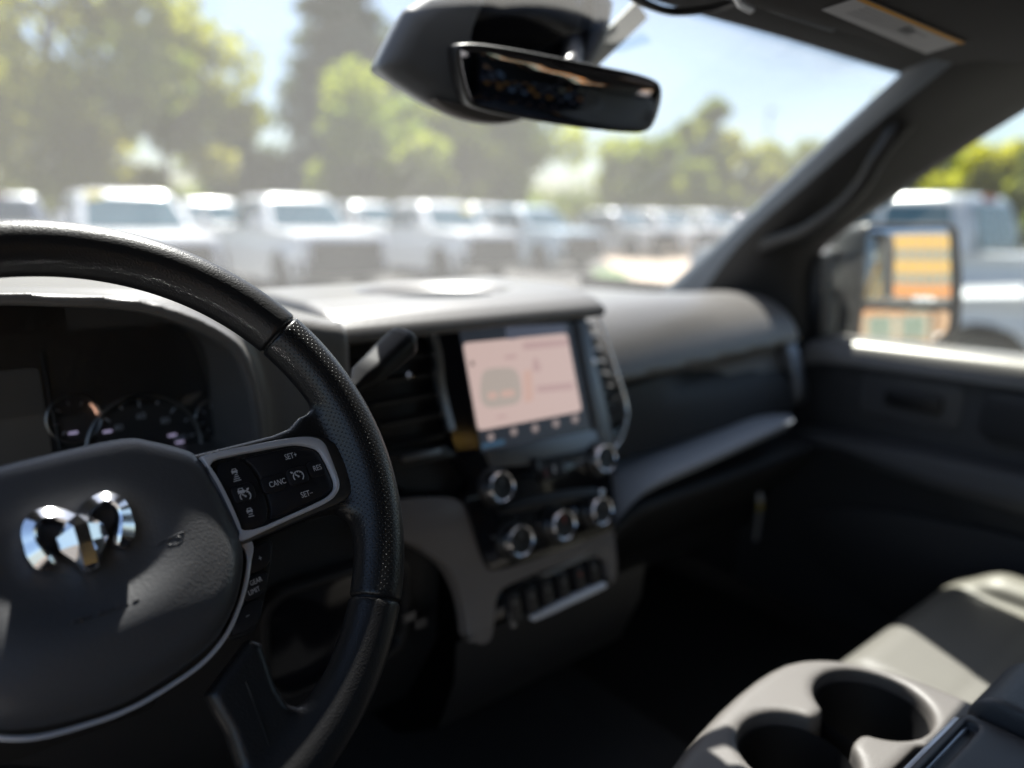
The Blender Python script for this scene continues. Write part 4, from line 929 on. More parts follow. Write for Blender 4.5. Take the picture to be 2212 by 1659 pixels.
# ------------------------------------------------------------------ overhead: interior mirror, sensor housing, visor, overhead console
mir = thing('rear_view_mirror', 'frameless dark rear view mirror hanging from the windshield', 'mirror', (-.055, .125, 1.722))
ma = rad(17); mn = np.array([-math.sin(ma), -math.cos(ma), -.17]); mn /= np.linalg.norm(mn); m0 = np.array([-.055, .125, 1.722])
me_ = np.cross(np.array([0, 0, 1.]), -mn); me_ /= np.linalg.norm(me_); mv = np.cross(me_, mn)*-1
if mv[2] < 0: mv = -mv
def mpl(px_, py_): p = onplane(px_, py_, m0, mn)-m0; return np.array([p@me_, p@mv])
mirP = chaikin([mpl(*p) for p in ((982, 105), (1000, 90), (1100, 102), (1250, 132), (1415, 165), (1438, 195), (1418, 270), (1395, 289), (1330, 286), (1200, 270), (1030, 238), (1005, 215))], 2)
def mobj(name, VF, m, par=mir, sm=40):
    V = [tuple(m0+me_*a+mv*b+mn*c) for a, b, c in VF[0]]; return mo(name, V, VF[1] if np.dot(np.cross(me_, mv), mn) > 0 else [f[::-1] for f in VF[1]], m, par, sm, True)
mobj('mirror_body', plate(mirP, -.030, -.002, .002), M['black'])
mobj('mirror_glass', plate(offset(ccw(mirP), -.0035), -.004, .0, .001), M['dimmirror'])
mobj('mirror_back', plate(offset(ccw(mirP), -.02), -.05, -.02, .01), M['black'])
mo('mirror_stem', *sweep([PY(1230, 150, .155), PY(1235, 120, .18), PY(1240, 90, .22)], circ(.012, 10), (1, 0, 0)), M['black'], mir, 60, True)
sh_ = thing('sensor_housing', 'dark grey sensor housing on the windshield behind the mirror', 'sensor housing', (-.06, .23, 1.80))
HPx = [(905, -45), (815, 125), (818, 158), (900, 212), (960, 248), (1035, 272), (1110, 270), (1180, 240), (1260, 170), (1310, 90), (1330, -45)]
HP = chaikin([PY(*p, .21)[[0, 2]] for p in HPx], 2)
CVp = chaikin([PY(*p, .21)[[0, 2]] for p in [(1060, -50), (1005, 60), (1000, 110), (1040, 190), (1180, 200), (1262, 120), (1285, 30), (1270, -50)]], 2)
def f_hous(X, Y, Z):
    d2 = psdf(X[:, 0, :], Z[:, 0, :], HP)[:, None, :]; d2 = d2+.30*np.clip(Y-.21, 0, 1)
    a = d2+.022; b = np.abs(Y-.235)-.04+.022
    s = np.minimum(np.maximum(a, b), 0)+np.hypot(np.maximum(a, 0), np.maximum(b, 0))-.022
    c2 = psdf(X[:, 0, :], Z[:, 0, :], CVp)[:, None, :]
    s = smax(s, -np.maximum(c2, Y-.210), .004)
    return s
hz_ = HP[:, 1]
netobj('housing', f_hous, (HP[:, 0].min()-.02, .185, hz_.min()-.02), (HP[:, 0].max()+.02, .285, 1.845), .0034, M['housing'], sh_, True)
mo('housing_panel', *[(lambda V, F: ([(x, .2105-w, z) for x, z, w in V], F))(*plate(offset(ccw(CVp), -.001), -.004, .003, .002))][0], M['gloss'], sh_, 40, True)
gr = chaikin([PY(*p, .20)[[0, 2]] for p in [(915, 206), (990, 228), (1060, 236), (1130, 252), (1100, 266), (1040, 267), (965, 245)]], 2)
mo('housing_grille', *[(lambda V, F: ([(x, .1945-w, z) for x, z, w in V], F))(*plate(gr, -.012, .003, .002))][0], mat('speckled_grille', (.13, .12, .115), .7, bump=[('noise', 900, .8, .002)]), sh_, 40, True)
cc = [PY(1262, 138, .21), PY(1290, 112, .215), PY(1330, 75, .22), PY(1385, 20, .20)]
mo('lit_trim_strip', *sweep(cc, [(-.012, -.004), (.012, -.004), (.012, .004), (-.012, .004)], (0, -1, .2)), mat('lit_trim_cream', (.62, .60, .50), .5), sh_, 40, True)  # cream strip: light on the windshield trim put into the colour
vis = thing('sun_visor', 'dark sun visor folded up with a white warning label', 'sun visor', (.34, -.08, 1.80))
VPz = 1.776
vp = [PZ(*p, VPz)[:2] for p in ((1585, 5), (1640, 28), (1800, 70), (2010, 132), (2075, 145), (2100, 132))]
vpoly = chaikin(list(map(tuple, vp))+[(.45, -.10), (.45, -.24), (.40, -.265), (.03, -.265), (-.02, -.23), (-.02, -.07)], 2)
V, F = plate(ccw(vpoly), -.024, 0, .008); mo('visor_board', [(x, y, VPz-w) for x, y, w in V], [f[::-1] for f in F], M['visor'], vis, 50, True)
M['label'] = mat('label_paper', (.48, .48, .50), .6); M['labelor'] = mat('label_orange', (.62, .30, .03), .6)
lbA, lbB, lbC, lbD = [PZ(*p, VPz-.001) for p in ((1775, 20), (2000, 115), (2085, 90), (1860, -8))]
def lquad(a, b, c, d, m, name, dz=.0, t=.0006):
    P = [np.array(q)+np.array([0, 0, -dz]) for q in (a, b, c, d)]; P2 = [p+np.array([0, 0, -t]) for p in P]
    mo(name, P+P2, [(0, 1, 2, 3)[::-1], (4, 5, 6, 7), (0, 1, 5, 4), (1, 2, 6, 5), (2, 3, 7, 6), (3, 0, 4, 7)], m, vis, None, True)
lquad(lbA, lbB, lbC, lbD, M['label'], 'warning_label')
lquad(lbD+(lbA-lbD)*.13, lbC+(lbB-lbC)*.13, lbC, lbD, M['labelor'], 'label_band', .0007)
for i in range(4):
    a, b = .25+i*.15, .31+i*.15; s0, s1 = .12, (.55, .75, .66, .7)[i]
    g = lambda s_, t_: lbD+(lbC-lbD)*s_+(lbA-lbD)*t_
    lquad(g(s0, b), g(s1, b), g(s1, a), g(s0, a), mat('label_print', (.36, .36, .38), .6) if i == 0 else bpy.data.materials['label_print'], 'label_line', .0007, .0002)
g = lambda s_, t_: lbD+(lbC-lbD)*s_+(lbA-lbD)*t_
lquad(g(.52, .62), g(.62, .62), g(.62, .35), g(.52, .35), mat('label_sign', (.12, .12, .13), .6), 'label_sign', .0011, .0002)
mo('visor_arm', *sweep(cr([PZ(1560, -20, 1.795), PZ(1640, 0, 1.79), PZ(1700, 22, 1.785), PZ(1800, 55, 1.78)], 4), circ(.006, 8)), M['pillar'], vis, 60, True)
oc = thing('overhead_console', 'dark overhead console at the top of the windshield', 'overhead console', (0, .05, 1.84))
netobj('console_body', lambda X, Y, Z: rbox(X, Y, Z, (-.12, -.13, 1.815), (.20, .34, .06), .028), (-.24, -.32, 1.77), (.0, .06, 1.86), .006, M['visor'], oc, True)
mo('console_lip', *sweep(cr([PZ(1355, -30, 1.80), PZ(1375, -2, 1.80), PZ(1450, 25, 1.80), PZ(1540, 18, 1.80), PZ(1592, 2, 1.80)], 5), circ(.004, 8)), M['black'], oc, 60, True)
mo('console_clip', *sweep([PZ(1590, -12, 1.79), PZ(1600, 8, 1.79), PZ(1622, 20, 1.79)], circ(.004, 8)), M['satin'], oc, 60, True)

# ================================================================== OUTSIDE
random.seed(4); rng = np.random.default_rng(7)
# ---- door mirror
sm_ = thing('door_mirror', 'tall black tow mirror outside the passenger window', 'mirror', (1.06, .25, 1.33))
mb_ = rad(31); sN = np.array([-math.sin(mb_), -math.cos(mb_), .085]); sN /= np.linalg.norm(sN); s0 = PX(1955, 600, 1.03)
sE = np.array([math.cos(mb_), -math.sin(mb_), 0]); sV = np.cross(sN, sE)
def spl(px_, py_, w=0): p = onplane(px_, py_, s0+sN*w, sN)-s0; return np.array([p@sE, p@sV])
def sobj(name, VF, m, sm=40):
    V = [tuple(s0+sE*a+sV*b+sN*c) for a, b, c in VF[0]]; F = VF[1] if np.dot(np.cross(sE, sV), sN) > 0 else [f[::-1] for f in VF[1]]
    return mo(name, V, F, m, sm_, sm, True)
hous = fillet([spl(*p) for p in ((1858, 484), (2060, 484), (2070, 600), (2066, 715), (2020, 752), (1848, 752), (1852, 600))], .022, 5)
secs = []
for w, k in ((.012, 1.0), (.0, 1.02), (-.05, 1.0), (-.11, .93), (-.16, .80), (-.19, .58)):
    c = hous.mean(0); secs.append([tuple(s0+sE*(c[0]+(p[0]-c[0])*k)+sV*(c[1]+(p[1]-c[1])*k)+sN*w) for p in hous])
V, F = loft(secs, True, True); mo('mirror_shell', V, F, mat('mirror_black', (.05, .05, .053), .45), sm_, 50, True)
sv2 = []
for w, L in ((-.02, ((1868, 486), (1868, 752), (1856, 752), (1856, 486))), (-.05, ((1866, 490), (1866, 750), (1800, 748), (1836, 500))), (-.12, ((1864, 500), (1864, 745), (1786, 744), (1828, 512)))):
    sv2.append([tuple(s0+sE*a+sV*b+sN*w) for a, b in fillet([spl(*p, w) for p in L], .02, 4)])
mo('mirror_base', *loft(sv2, True, True), bpy.data.materials['mirror_black'], sm_, 50, True)
sobj('upper_glass', plate(fillet([spl(*p, .012) for p in ((1870, 494), (2050, 492), (2054, 656), (1864, 655))], .015), .008, .0135, .001), M['mirror'])
lw = fillet([spl(*p, .012) for p in ((1862, 668), (2052, 672), (2046, 715), (2010, 743), (1858, 742))], .012); lc = lw.mean(0)
V, F = plate(lw, .008, .0125, .0); sobj('lower_glass', (V, F), M['mirror'], None)
for dz in (-.03, .05):
    mo('mirror_arm', *sweep([s0-sN*.10-sE*.06+np.array([0, 0, dz]), s0-sN*.10-sE*.12+np.array([-.01, .0, dz]), (.86, .36, s0[2]+dz-.05)], circ(.020, 8, .016)), bpy.data.materials['mirror_black'], sm_, 60, True)

# ---- ground
M['asphalt'] = mat('asphalt', (.075, .072, .068), .9, var=.25, varscale=.6, bump=[('noise', 60, .4, .01)])
M['paint'] = mat('road_paint', (.75, .75, .72), .7, var=.1); M['tan'] = mat('tan_concrete', (.42, .33, .25), .9, var=.15, varscale=.5); M['grass'] = mat('lawn', (.06, .11, .025), .9, var=.3, varscale=2)
mb = MB(); mb.box((0, 150, -.05), (900, 900, .1)); tag(mb.obj('ground', M['asphalt']), kind='structure')
def strip(pts, z0, z1, name, m):
    V, F = plate(np.array(pts), z0, z1); return mo(name, V, F, m)
def gp(px_, py_): p = PZ(px_, py_, 0); return (p[0], p[1])
tag(strip(ccw(np.array([gp(1290, 548), gp(1620, 540), gp(1700, 600), gp(1420, 625), gp(1330, 585)])), .0, .004, 'pavement', M['tan']), kind='structure')
isl = ccw(np.array([gp(1280, 590), gp(1345, 592), gp(1380, 640), gp(1290, 640)]))
tag(strip(isl, 0, .12, 'planting_island', M['grass']), kind='structure')

# ---- parked pickups and cars
M['white'] = mat('white_paint', (.78, .79, .80), .30, coat=.6); M['silver'] = mat('silver_paint', (.50, .52, .55), .32, .3, coat=.6); M['greyp'] = mat('grey_paint', (.16, .17, .18), .3, coat=.6); M['bluep'] = mat('pale_blue_paint', (.45, .55, .63), .3, coat=.6)
M['cglass'] = mat('car_glass', (.05, .12, .16), .10, coat=.3); M['grille'] = mat('car_grille', (.025, .025, .027), .5); M['tyre'] = mat('tyre_rubber', (.02, .02, .02), .85); M['rimm'] = mat('alloy_rim', (.5, .5, .52), .3, 1); M['lamp'] = mat('lamp_glass', (.75, .76, .78), .1); M['lampred'] = mat('tail_lamp', (.45, .02, .02), .25)
M['stick'] = mat('yellow_sticker', (.75, .62, .12), .6)
def wheelVF(r=.40, w=.27):
    return lathe([(r*.62, -w/2), (r*.92, -w/2), (r, -w/2+.04), (r, w/2-.04), (r*.92, w/2), (r*.62, w/2)], 28)
def vehicle(label, pos, heading, paint, cat='pickup truck', name='pickup_truck', suv=False, k=1.0, group=None, tint=None):
    """local: +x forward, +y left, origin on the ground under the middle"""
    t = thing(name, label, cat, (pos[0], pos[1], 0), heading, group)
    def sc(VF): return [(v[0]*k, v[1]*k, v[2]*k) for v in VF[0]], VF[1]
    def add(nm, VF, m, par=t, sm=40): V, F = sc(VF); return mo(nm, V, F, m, par, sm)
    L0, L1 = -2.95, 2.95
    if suv: L0, L1 = -2.35, 2.35
    fx, rx = (L1-1.0, L0+1.25) if not suv else (L1-.92, L0+.95)
    wr = .40 if not suv else .36
    def arc(cx): return [(cx+(wr+.10)*math.cos(a), wr+(wr+.10)*math.sin(a)) for a in np.linspace(-.35, math.pi+.35, 12)]
    belt = 1.22 if not suv else 1.02; hood = 1.20 if not suv else .98
    hx = L1-1.55 if not suv else L1-1.15
    prof = [(L0, .55), (L0+.12, .42)]+[(x, z) for x, z in arc(rx)[::-1]]+[(x, z) for x, z in arc(fx)[::-1]]+[(L1-.15, .38), (L1, .50), (L1-.02, .82), (L1-.06, hood-.13), (L1-.16, hood-.02), (L1-.6, hood+.03), (hx, belt+.05), (L0+.05, belt+.04), (L0, belt-.05)]
    def width(x, z):
        w = .98 if not suv else .92
        w *= 1-.10*max(0, (abs(x-(L0+L1)/2)-(L1-L0)*.36)/((L1-L0)*.14))**2*.9
        w -= .05*max(0, (z-.9)/.4)+.03*max(0, (.6-z)/.3); return w
    prof = np.array(prof); n = len(prof)
    V = [(x, -width(x, z), z) for x, z in prof]+[(x, -width(x, z)*.92, z+(.02 if z > .9 else 0)) for x, z in prof]+[(x, width(x, z)*.92, z+(.02 if z > .9 else 0)) for x, z in prof]+[(x, width(x, z), z) for x, z in prof]
    F = []
    for r in range(3): F += [(r*n+i, r*n+(i+1) % n, (r+1)*n+(i+1) % n, (r+1)*n+i) for i in range(n)]
    for tri in tessellate_polygon([[Vector((x, z, 0)) for x, z in prof]]):
        F.append(tuple(tri)); F.append(tuple(3*n+i for i in tri[::-1]))
    add('body', (V, F), paint, t, 35)
    # cab
    if not suv: b0, b1_, r0, r1, zr = hx-2.35, hx+.02, hx-2.22, hx-.72, 1.95
    else: b0, b1_, r0, r1, zr = L0+.1, hx+.05, L0+.45, hx-.75, 1.66
    def ring(x0, x1, w, z, r): return [(x, y, z) for x, y in rrect(x1-x0, 2*w, r, 4, ((x0+x1)/2, 0))]
    zb = belt+.03
    cabS = [ring(b0, b1_, .90 if not suv else .86, zb, .12), ring(b0+.03, b1_-.42*(b1_-r1), .85, zb+(zr-zb)*.45, .14), ring(r0, r1+.10, .76, zr-.10, .18), ring(r0+.06, r1, .72, zr-.03, .2), ring(r0+.25, r1-.2, .5, zr, .2)]
    add('cab', loft(cabS, True, True), paint, t, 50)
    z0, z1 = zb+.06, zr-.13
    def lerp_front(z): u = (z-zb)/((zr-.06)-zb); return b1_+(r1+.09-b1_)*u
    def wside(z): u = (z-zb)/(zr-.10-zb); return (.90 if not suv else .86)+(.76-(.90 if not suv else .86))*u
    def pane(nm, P, d): V, F = thick(P, [tuple(range(len(P)))], d); return add(nm, (V, F), M['cglass'] if tint is None else tint, t, None)
    e = .03
    wsP = [(lerp_front(z)+e+(.0 if abs(y) < .5 else -.05), y, z) for z, yy in ((z0, .80), (z1, .66)) for y in ((-yy, -.4, .4, yy) if z == z0 else (yy, .4, -.4, -yy))]
    pane('windshield', wsP, (.02, 0, .01))
    for s in (1, -1):
        mid = (b0+b1_)/2-.12
        for xa, xb, xc, xd in ((lerp_front(z0)-.28, mid+.05, mid+.05, lerp_front(z1)-.16), (mid-.05, b0+.14, r0+.14, mid-.05)):
            P = [(xa, s*(wside(z0)+.012), z0), (xb, s*(wside(z0)+.012), z0), (xc, s*(wside(z1)+.012), z1), (xd, s*(wside(z1)+.012), z1)]
            pane('side_window', P if s > 0 else P[::-1], (0, s*.012, 0))
        add('door_mirror', (lambda m_: (m_.V, m_.F))(MB().box((lerp_front(z0)-.15, s*1.10, z0+.12), (.14, .20, .26))), M['grille'] if paint is not M['white'] else paint, t)
    P = [(b0-.03, .62, z0), (b0-.03, -.62, z0), (r0-.035, -.58, z1), (r0-.035, .58, z1)]; pane('rear_window', P, (-.012, 0, 0))
    add('brake_lamp', (lambda m_: (m_.V, m_.F))(MB().box((r0+.02, 0, zr-.05), (.06, .30, .05))), M['lampred'], t)
    # front and rear
    add('grille', (lambda m_: (m_.V, m_.F))(MB().box((L1-.01, 0, hood-.34), (.08, 1.45 if not suv else 1.0, .44))), M['grille'], t)
    add('front_bumper', (lambda V_, F_: (V_, F_))(*sweep([(L1-.25, -.93, .58), (L1+.04, -.75, .56), (L1+.08, 0, .56), (L1+.04, .75, .56), (L1-.25, .93, .58)], [(-.06, -.14), (.06, -.14), (.06, .14), (-.06, .14)])), M['grille'] if not suv else paint, t)
    add('rear_bumper', sweep([(L0+.2, .90, .60), (L0-.08, .8, .58), (L0-.08, -.8, .58), (L0+.2, -.90, .60)], [(-.06, -.12), (.06, -.12), (.06, .12), (-.06, .12)]), M['rimm'] if not suv else paint, t)
    for s in (1, -1):
        add('headlight', (lambda m_: (m_.V, m_.F))(MB().box((L1-.06, s*.74, hood-.27), (.14, .26, .20))), M['lamp'], t)
        add('tail_light', (lambda m_: (m_.V, m_.F))(MB().box((L0+.02, s*.86, belt-.25), (.08, .12, .36))), M['lampred'], t)
    if not suv:
        add('bed_liner', (lambda m_: (m_.V, m_.F))(MB().box(((L0+b0)/2+.02, 0, belt+.045), (b0-L0-.25, 1.55, .04))), M['grille'], t)
        add('tailgate', (lambda m_: (m_.V, m_.F))(MB().box((L0-.005, 0, belt-.30), (.05, 1.45, .55))), paint, t)
    for x in (fx, rx):
        for s in (1, -1):
            T = lambda VF: ([(v[0]+x, s*(.80 if not suv else .77)+v[2]*s, v[1]+wr) for v in VF[0]], VF[1] if s < 0 else [f[::-1] for f in VF[1]])
            wv = wheelVF(wr); w_ = add('wheel', T(wv), M['tyre'], t, 35)
            add('rim', T(lathe([(0, .06), (wr*.25, .09), (wr*.55, .05), (wr*.62, .10)], 20)), M['rimm'], w_, 40)
    return t
def gpos(px_, depth):
    """a place on the ground in the direction of a picture column, at a distance along the view axis"""
    d = FW*1.0+RT*(px_-1106)/FPX; d = d/ (d@FW); p = CAM+d*depth; return p[0], p[1]
# the row of white trucks facing us (centres); heading about towards the camera, nose to picture right
hd = math.pi*1.5-YAW+rad(38)
grp = 'white pickups parked in the row ahead'
for px_, dep, k, lab in ((300, 14.2, 1.0, 'nearest white pickup seen above the steering wheel rim'), (640, 17.0, 1.0, 'white pickup parked second in the row, left of the tall conifer'), (935, 20.6, .97, 'white pickup parked third in the row, below the interior mirror'), (1125, 24.0, .95, 'pale blue pickup at the far end of the truck row')):
    tr_ = vehicle(lab, gpos(px_, dep), hd, M['white'] if px_ != 1125 else M['bluep'], k=k, group=grp)
    if px_ in (300, 935): mb = MB(); mb.box((.86, -.52, 1.83) if px_ == 300 else (.98, .5, 1.70), (.05, .30, .16), [(.8, 0, .6), (0, 1, 0), (-.6, 0, .8)]); mb.obj('windshield_sticker', M['stick'], tr_)
vehicle('silver pickup at the left picture edge turned with its rear window to us', gpos(50, 18.5), hd+math.pi, M['silver'], group=grp)
for px_, dep, p, lab in ((470, 23.5, 'white', 'white pickup half hidden in the gap between the nearest and the second truck'), (795, 27, 'silver', 'silver pickup half hidden in the gap between the second and third truck'), (1030, 29, 'white', 'white pickup half hidden behind the third truck')):
    vehicle(lab, gpos(px_, dep), hd, M[p], k=1.0, group='pickups half hidden behind the front row')
# farther cars at the right
for px_, dep, p, lab in ((1345, 36, 'bluep', 'pale green blue car at the left of the far group'), (1425, 38, 'white', 'white car second in the far group near the light pole'), (1500, 41, 'silver', 'silver car third in the far group'), (1570, 40, 'white', 'white car at the right of the far group beside the pillar')):
    vehicle(lab, gpos(px_, dep), hd+rad(8), M[p], 'car', 'parked_car', True, 1.08, 'cars parked far behind the pavement')
for px_, dep, p, lab in ((1310, 31, 'silver', 'silver pickup leading the second far row above the tan pavement'), (1395, 32.5, 'white', 'white pickup in the middle of the second far row'), (1490, 34, 'white', 'white pickup nearest the pillar in the second far row')):
    vehicle(lab, gpos(px_, dep), hd, M[p], k=.93, group='pickups in the second far row')
# neighbours seen through the passenger window
vehicle('silver pickup parked alongside, behind the door mirror', (9.4, 3.75), rad(90), M['silver'], k=.97, group='vehicles parked alongside on the right')
vehicle('white car with dark side windows at the right picture edge', (7.0, .40), rad(90), M['white'], 'car', 'parked_car', True, .95, group='vehicles parked alongside on the right')
# vehicles behind, seen in the door mirror
vehicle('white car parked behind the truck, seen in the door mirror', (3.4, -9.5), rad(95), M['white'], 'car', 'parked_car', True, 1.0)

# ---- building behind us, seen in the door mirror
M['yel'] = mat('yellow_render', (.50, .29, .045), .85, var=.08); M['ora'] = mat('orange_render', (.52, .17, .018), .85, var=.08); M['tanp'] = mat('tan_render', (.36, .22, .13), .85, var=.08); M['bglass'] = mat('greenish_window', (.15, .18, .145), .25); M['bframe'] = mat('window_frame', (.5, .48, .42), .6)
bd = thing('building', 'yellow and orange rendered building behind, reflected in the door mirror', 'building', (4, -57, 0))
bw, bh, by = 80.0, 14.5, -55.0
mb = MB(); mb.box((6, by-4, bh/2), (bw, 8, bh)); mb.obj('wall', M['tanp'], bd, None, True)
for f in range(4):
    z = 1.9+f*3.2
    mb = MB(); mb.box((6, by+.06, z+1.75), (bw, .12, 1.35)); mb.obj('band', M['ora'] if f == 0 else M['yel'], bd, None, True)
for i in range(14):
    x = 6-bw/2+3+i*5.6
    mb = MB(); mb.box((x, by+.25, bh/2), (1.1, .5, bh)); mb.obj('pilaster', M['tanp'], bd, None, True)
    for f in range(4):
        for dx in (1.35, 3.4):
            mb = MB(); mb.box((x+dx+.3, by+.05, 2.0+f*3.2), (1.75, .10, 1.75)); w_ = mb.obj('window', M['bframe'], bd, None, True)
            mb = MB(); mb.box((x+dx+.3, by+.115, 2.0+f*3.2), (1.6, .02, 1.6)); mb.obj('pane', M['bglass'], w_, None, True)
mb = MB(); mb.box((6, by-3.9, bh+.2), (bw+.6, 8.6, .4)); mb.obj('roof_edge', M['bframe'], bd, None, True)

# ---- trees
def leafmat(name, c1, c2, tr=.6):
    m = bpy.data.materials.new(name); m.use_nodes = True; N = m.node_tree.nodes; L = m.node_tree.links
    b = N['Principled BSDF']; b.inputs['Roughness'].default_value = .55
    at = N.new('ShaderNodeAttribute'); at.attribute_name = 'tone'
    mx = N.new('ShaderNodeMix'); mx.data_type = 'RGBA'; mx.inputs[6].default_value = (*c1, 1); mx.inputs[7].default_value = (*c2, 1); L.new(at.outputs['Fac'], mx.inputs[0]); L.new(mx.outputs[2], b.inputs['Base Color'])
    t = N.new('ShaderNodeBsdfTranslucent'); g = N.new('ShaderNodeMix'); g.data_type = 'RGBA'; g.blend_type = 'MULTIPLY'; g.inputs[0].default_value = 1; g.inputs[7].default_value = (1.6, 1.5, .7, 1); L.new(mx.outputs[2], g.inputs[6]); L.new(g.outputs[2], t.inputs[0])
    ms = N.new('ShaderNodeMixShader'); ms.inputs[0].default_value = tr; L.new(b.outputs[0], ms.inputs[1]); L.new(t.outputs[0], ms.inputs[2]); L.new(ms.outputs[0], N['Material Output'].inputs['Surface']); return m
M['leafA'] = leafmat('maple_leaf', (.10, .15, .035), (.34, .34, .06)); M['leafB'] = leafmat('lime_leaf', (.11, .17, .035), (.29, .33, .06)); M['leafC'] = leafmat('conifer_needles', (.06, .09, .08), (.13, .18, .14), .35); M['leafD'] = leafmat('dark_leaf', (.06, .095, .045), (.16, .19, .06)); M['bark'] = mat('bark', (.10, .075, .055), .95, bump=[('noise', 20, .8, .03)])
def crown_mesh(name, centers, radii, n, size, m, parent, flat=.75):
    k = rng.integers(0, len(centers), n); d = rng.normal(size=(n, 3)); d /= np.linalg.norm(d, axis=1)[:, None]; r = rng.random(n)**.45
    P = centers[k]+d*(r*radii[k])[:, None]*np.array([1, 1, flat])
    a = rng.normal(size=(n, 3)); a /= np.linalg.norm(a, axis=1)[:, None]; b = np.cross(a, rng.normal(size=(n, 3))); b /= np.linalg.norm(b, axis=1)[:, None]
    s = size*(.6+.8*rng.random(n))[:, None]
    V = np.stack([P-a*s, P-b*s*.6, P+a*s, P+b*s*.6], 1).reshape(-1, 3)
    me = bpy.data.meshes.new(name); me.vertices.add(4*n); me.vertices.foreach_set('co', V.astype(np.float32).ravel())
    me.loops.add(4*n); me.loops.foreach_set('vertex_index', np.arange(4*n, dtype=np.int32)); me.polygons.add(n); me.polygons.foreach_set('loop_start', np.arange(0, 4*n, 4, dtype=np.int32))
    me.update(calc_edges=True); me.materials.append(m)
    tone = np.clip(rng.random(len(centers))[k]*.7+rng.random(n)*.4-.05, 0, 1)
    at = me.attributes.new('tone', 'FLOAT', 'POINT'); at.data.foreach_set('value', np.repeat(tone, 4).astype(np.float32))
    o = bpy.data.objects.new(name, me); COL.objects.link(o); o.parent = parent
    return o
def tree(label, pos, h, rad_, m, kind='broad', n=9000, size=.22, base=.25, group='trees around the car park', nm='broadleaf_tree', holes=.0):
    t = thing(nm, label, 'tree', (pos[0], pos[1], 0), rng.random()*6.28, group)
    pth = [(0, 0, 0), (.05*h*.1, 0, h*.25), (0, .03*h*.1, h*.55), (0, 0, h*.85)]
    tr = MB(); tr.add(*sweep(cr(pth, 4), circ(.028*h*.6, 8), (1, 0, 0), lambda i: 1-.07*i))
    C = []; Rr = []
    if kind == 'broad':
        nc = 34
        for i in range(nc):
            u = rng.normal(size=3); u /= np.linalg.norm(u); u *= rng.random()**.4
            z = h*base+(h*(1-base))*(.5+.5*u[2])
            c = np.array([u[0]*rad_*.85, u[1]*rad_*.85, z]); C.append(c); Rr.append(rad_*(.20+.16*rng.random()))
            if i % 2 == 0:
                z0 = h*(.22+.4*rng.random()); tr.add(*sweep([(0, 0, min(z0, c[2]*.8)), (c[0]*.5, c[1]*.5, (min(z0, c[2]*.8)+c[2])/2), tuple(c)], circ(.010*h*.6, 5), (.3, .2, 1), lambda i: 1-.35*i))
    else:
        for i in range(40):
            f = (i+.5)/40; z = h*(base+(1-base)*f); rr = rad_*(1-f)**.85; a = rng.random()*6.28
            for q in range(2): C.append(np.array([rr*.55*math.cos(a+q*3), rr*.55*math.sin(a+q*3), z])); Rr.append(max(.25, rr*.55))
    tr.obj('trunk', M['bark'], t, 60)
    crown_mesh('crown', np.array(C), np.array(Rr), n, size, m, t, .8 if kind == 'broad' else .45)
    return t
tree('big yellow green tree filling the upper left of the windshield', gpos(190, 27), 13.0, 5.6, M['leafA'], n=16000, size=.20, base=.12)
tree('smaller olive tree at the right flank of the big left tree', gpos(400, 31), 9.0, 4.0, M['leafA'], n=9000, size=.20, base=.10)
tree('olive tree at the left picture edge behind the big tree', gpos(-60, 33), 12.0, 5.0, M['leafA'], n=9000, size=.22, base=.1)
tree('tall dark blue green conifer left of the sensor housing', gpos(770, 42), 19.0, 4.6, M['leafC'], 'cone', n=14000, size=.26, base=.10, nm='conifer_tree')
tree('bright lime tree in front of the tall conifer', gpos(860, 34), 7.2, 4.6, M['leafB'], n=13000, size=.20, base=.18)
tree('lime tree below the interior mirror', gpos(1060, 38), 8.0, 4.4, M['leafB'], n=9000, size=.22, base=.15)
tree('small dark tree in the gap between the left tree and the conifer', gpos(575, 40), 6.6, 2.6, M['leafD'], n=6000, size=.22, base=.1)
tree('lime tree right of the white sky gap', gpos(1390, 40), 6.4, 3.2, M['leafB'], n=9000, size=.22, base=.08)
tree('tall rounded green tree right of the interior mirror', gpos(1485, 44), 8.0, 2.5, M['leafB'], n=8000, size=.24, base=.05)
tree('low green tree beside the far light pole', gpos(1580, 48), 6.8, 3.2, M['leafA'], n=7000, size=.24, base=.05)
tree('low grey green tree next to the pillar', gpos(1680, 52), 6.0, 3.4, M['leafD'], n=6000, size=.26, base=.05)
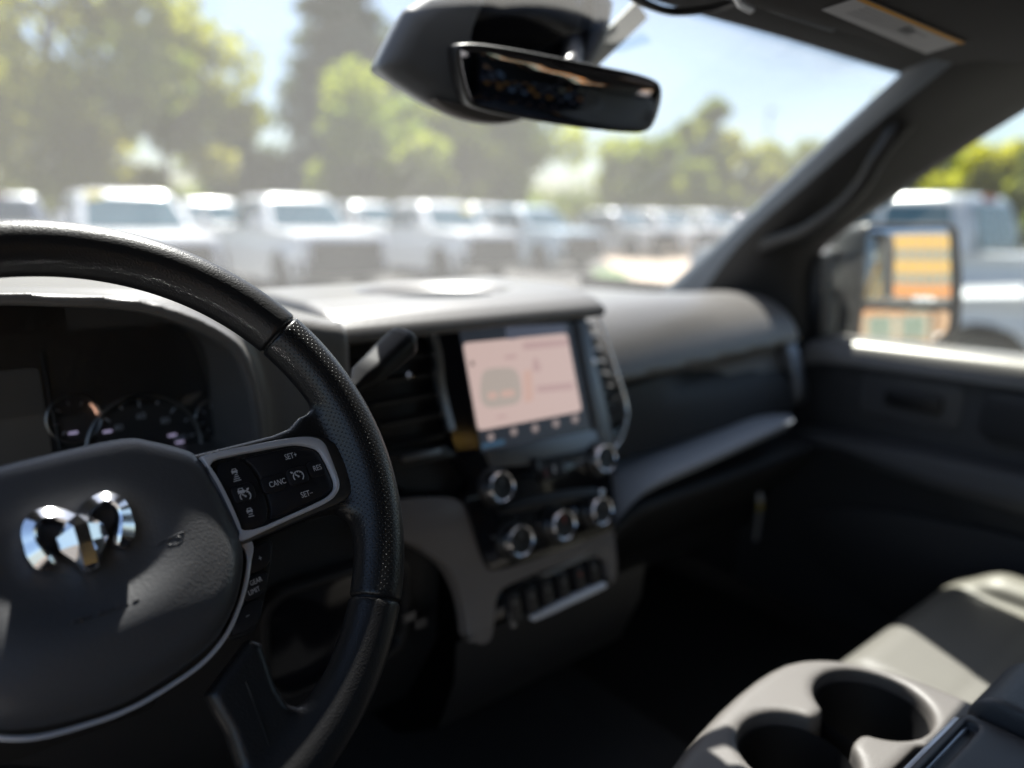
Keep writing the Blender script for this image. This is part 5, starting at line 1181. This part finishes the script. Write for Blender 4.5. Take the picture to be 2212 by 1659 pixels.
tree('single treetop above the pillar', gpos(1830, 46), 8.6, 2.2, M['leafB'], 'cone', n=4000, size=.22, base=.1, nm='conifer_tree')
for i, (px_, dep, h, r, m) in enumerate(((1990, 34, 5.0, 3.6, 'leafD'), (2110, 30, 4.4, 3.2, 'leafA'), (2290, 26, 6.4, 2.6, 'leafD'), (1870, 48, 5.2, 4.0, 'leafD'))):
    tree(('dark tree above the silver pickup roof', 'olive tree between the two pickups at the right', 'dark tree at the right picture edge', 'dark tree behind the pillar grab handle')[i], gpos(px_, dep), h, r, M[m], n=8000, size=.2, base=.1)
# a far wood closes the horizon
C = []; Rr = []
for i in range(150):
    a = -.9+2.6*i/150; d = 75+15*rng.random(); C.append(np.array([d*math.sin(a), d*math.cos(a), 1.2+2.0*rng.random()])); Rr.append(2.2+1.4*rng.random())
fw_ = crown_mesh('far_wood', np.array(C), np.array(Rr), 26000, .42, M['leafD'], None, .8); tag(fw_, 'low band of far trees closing the horizon', 'wood', kind='stuff')
# ---- light poles
for px_, dep, h, lab in ((1613, 60, 9.4, 'thin grey light pole right of the interior mirror'), (1010, 50, 7.2, 'pale light pole below the sensor housing')):
    p = gpos(px_, dep); t = thing('light_pole', lab, 'light pole', (p[0], p[1], 0), group='car park light poles')
    mo('pole', *sweep([(0, 0, 0), (0, 0, h)], circ(.10, 10), (1, 0, 0), lambda i: 1-.35*i), M['gunmetal'], t, 60); mb = MB(); mb.box((.35, 0, h), (.8, .35, .14)); mb.obj('lamp_head', M['gunmetal'], t); mb = MB(); mb.box((0, 0, .25), (.5, .5, .5)); mb.obj('pole_base', M['tan'], t)
# ---- our own hood, low in front of the windshield
hoodT = thing('truck_hood', 'dark hood of the truck we sit in, ahead of the windshield', 'hood', (0, 1.9, 1.2))
rows = [[(x, y, z-.10*(abs(x)/.95)**2.5) for x in np.linspace(-.95, .95, 13)] for y, z in ((1.03, 1.30), (1.4, 1.285), (2.0, 1.25), (2.5, 1.19), (2.7, 1.08), (2.75, .8))]
mo('hood_panel', *thick(*loft(rows), (0, 0, -.02)), M['white'], hoodT, 60, True)
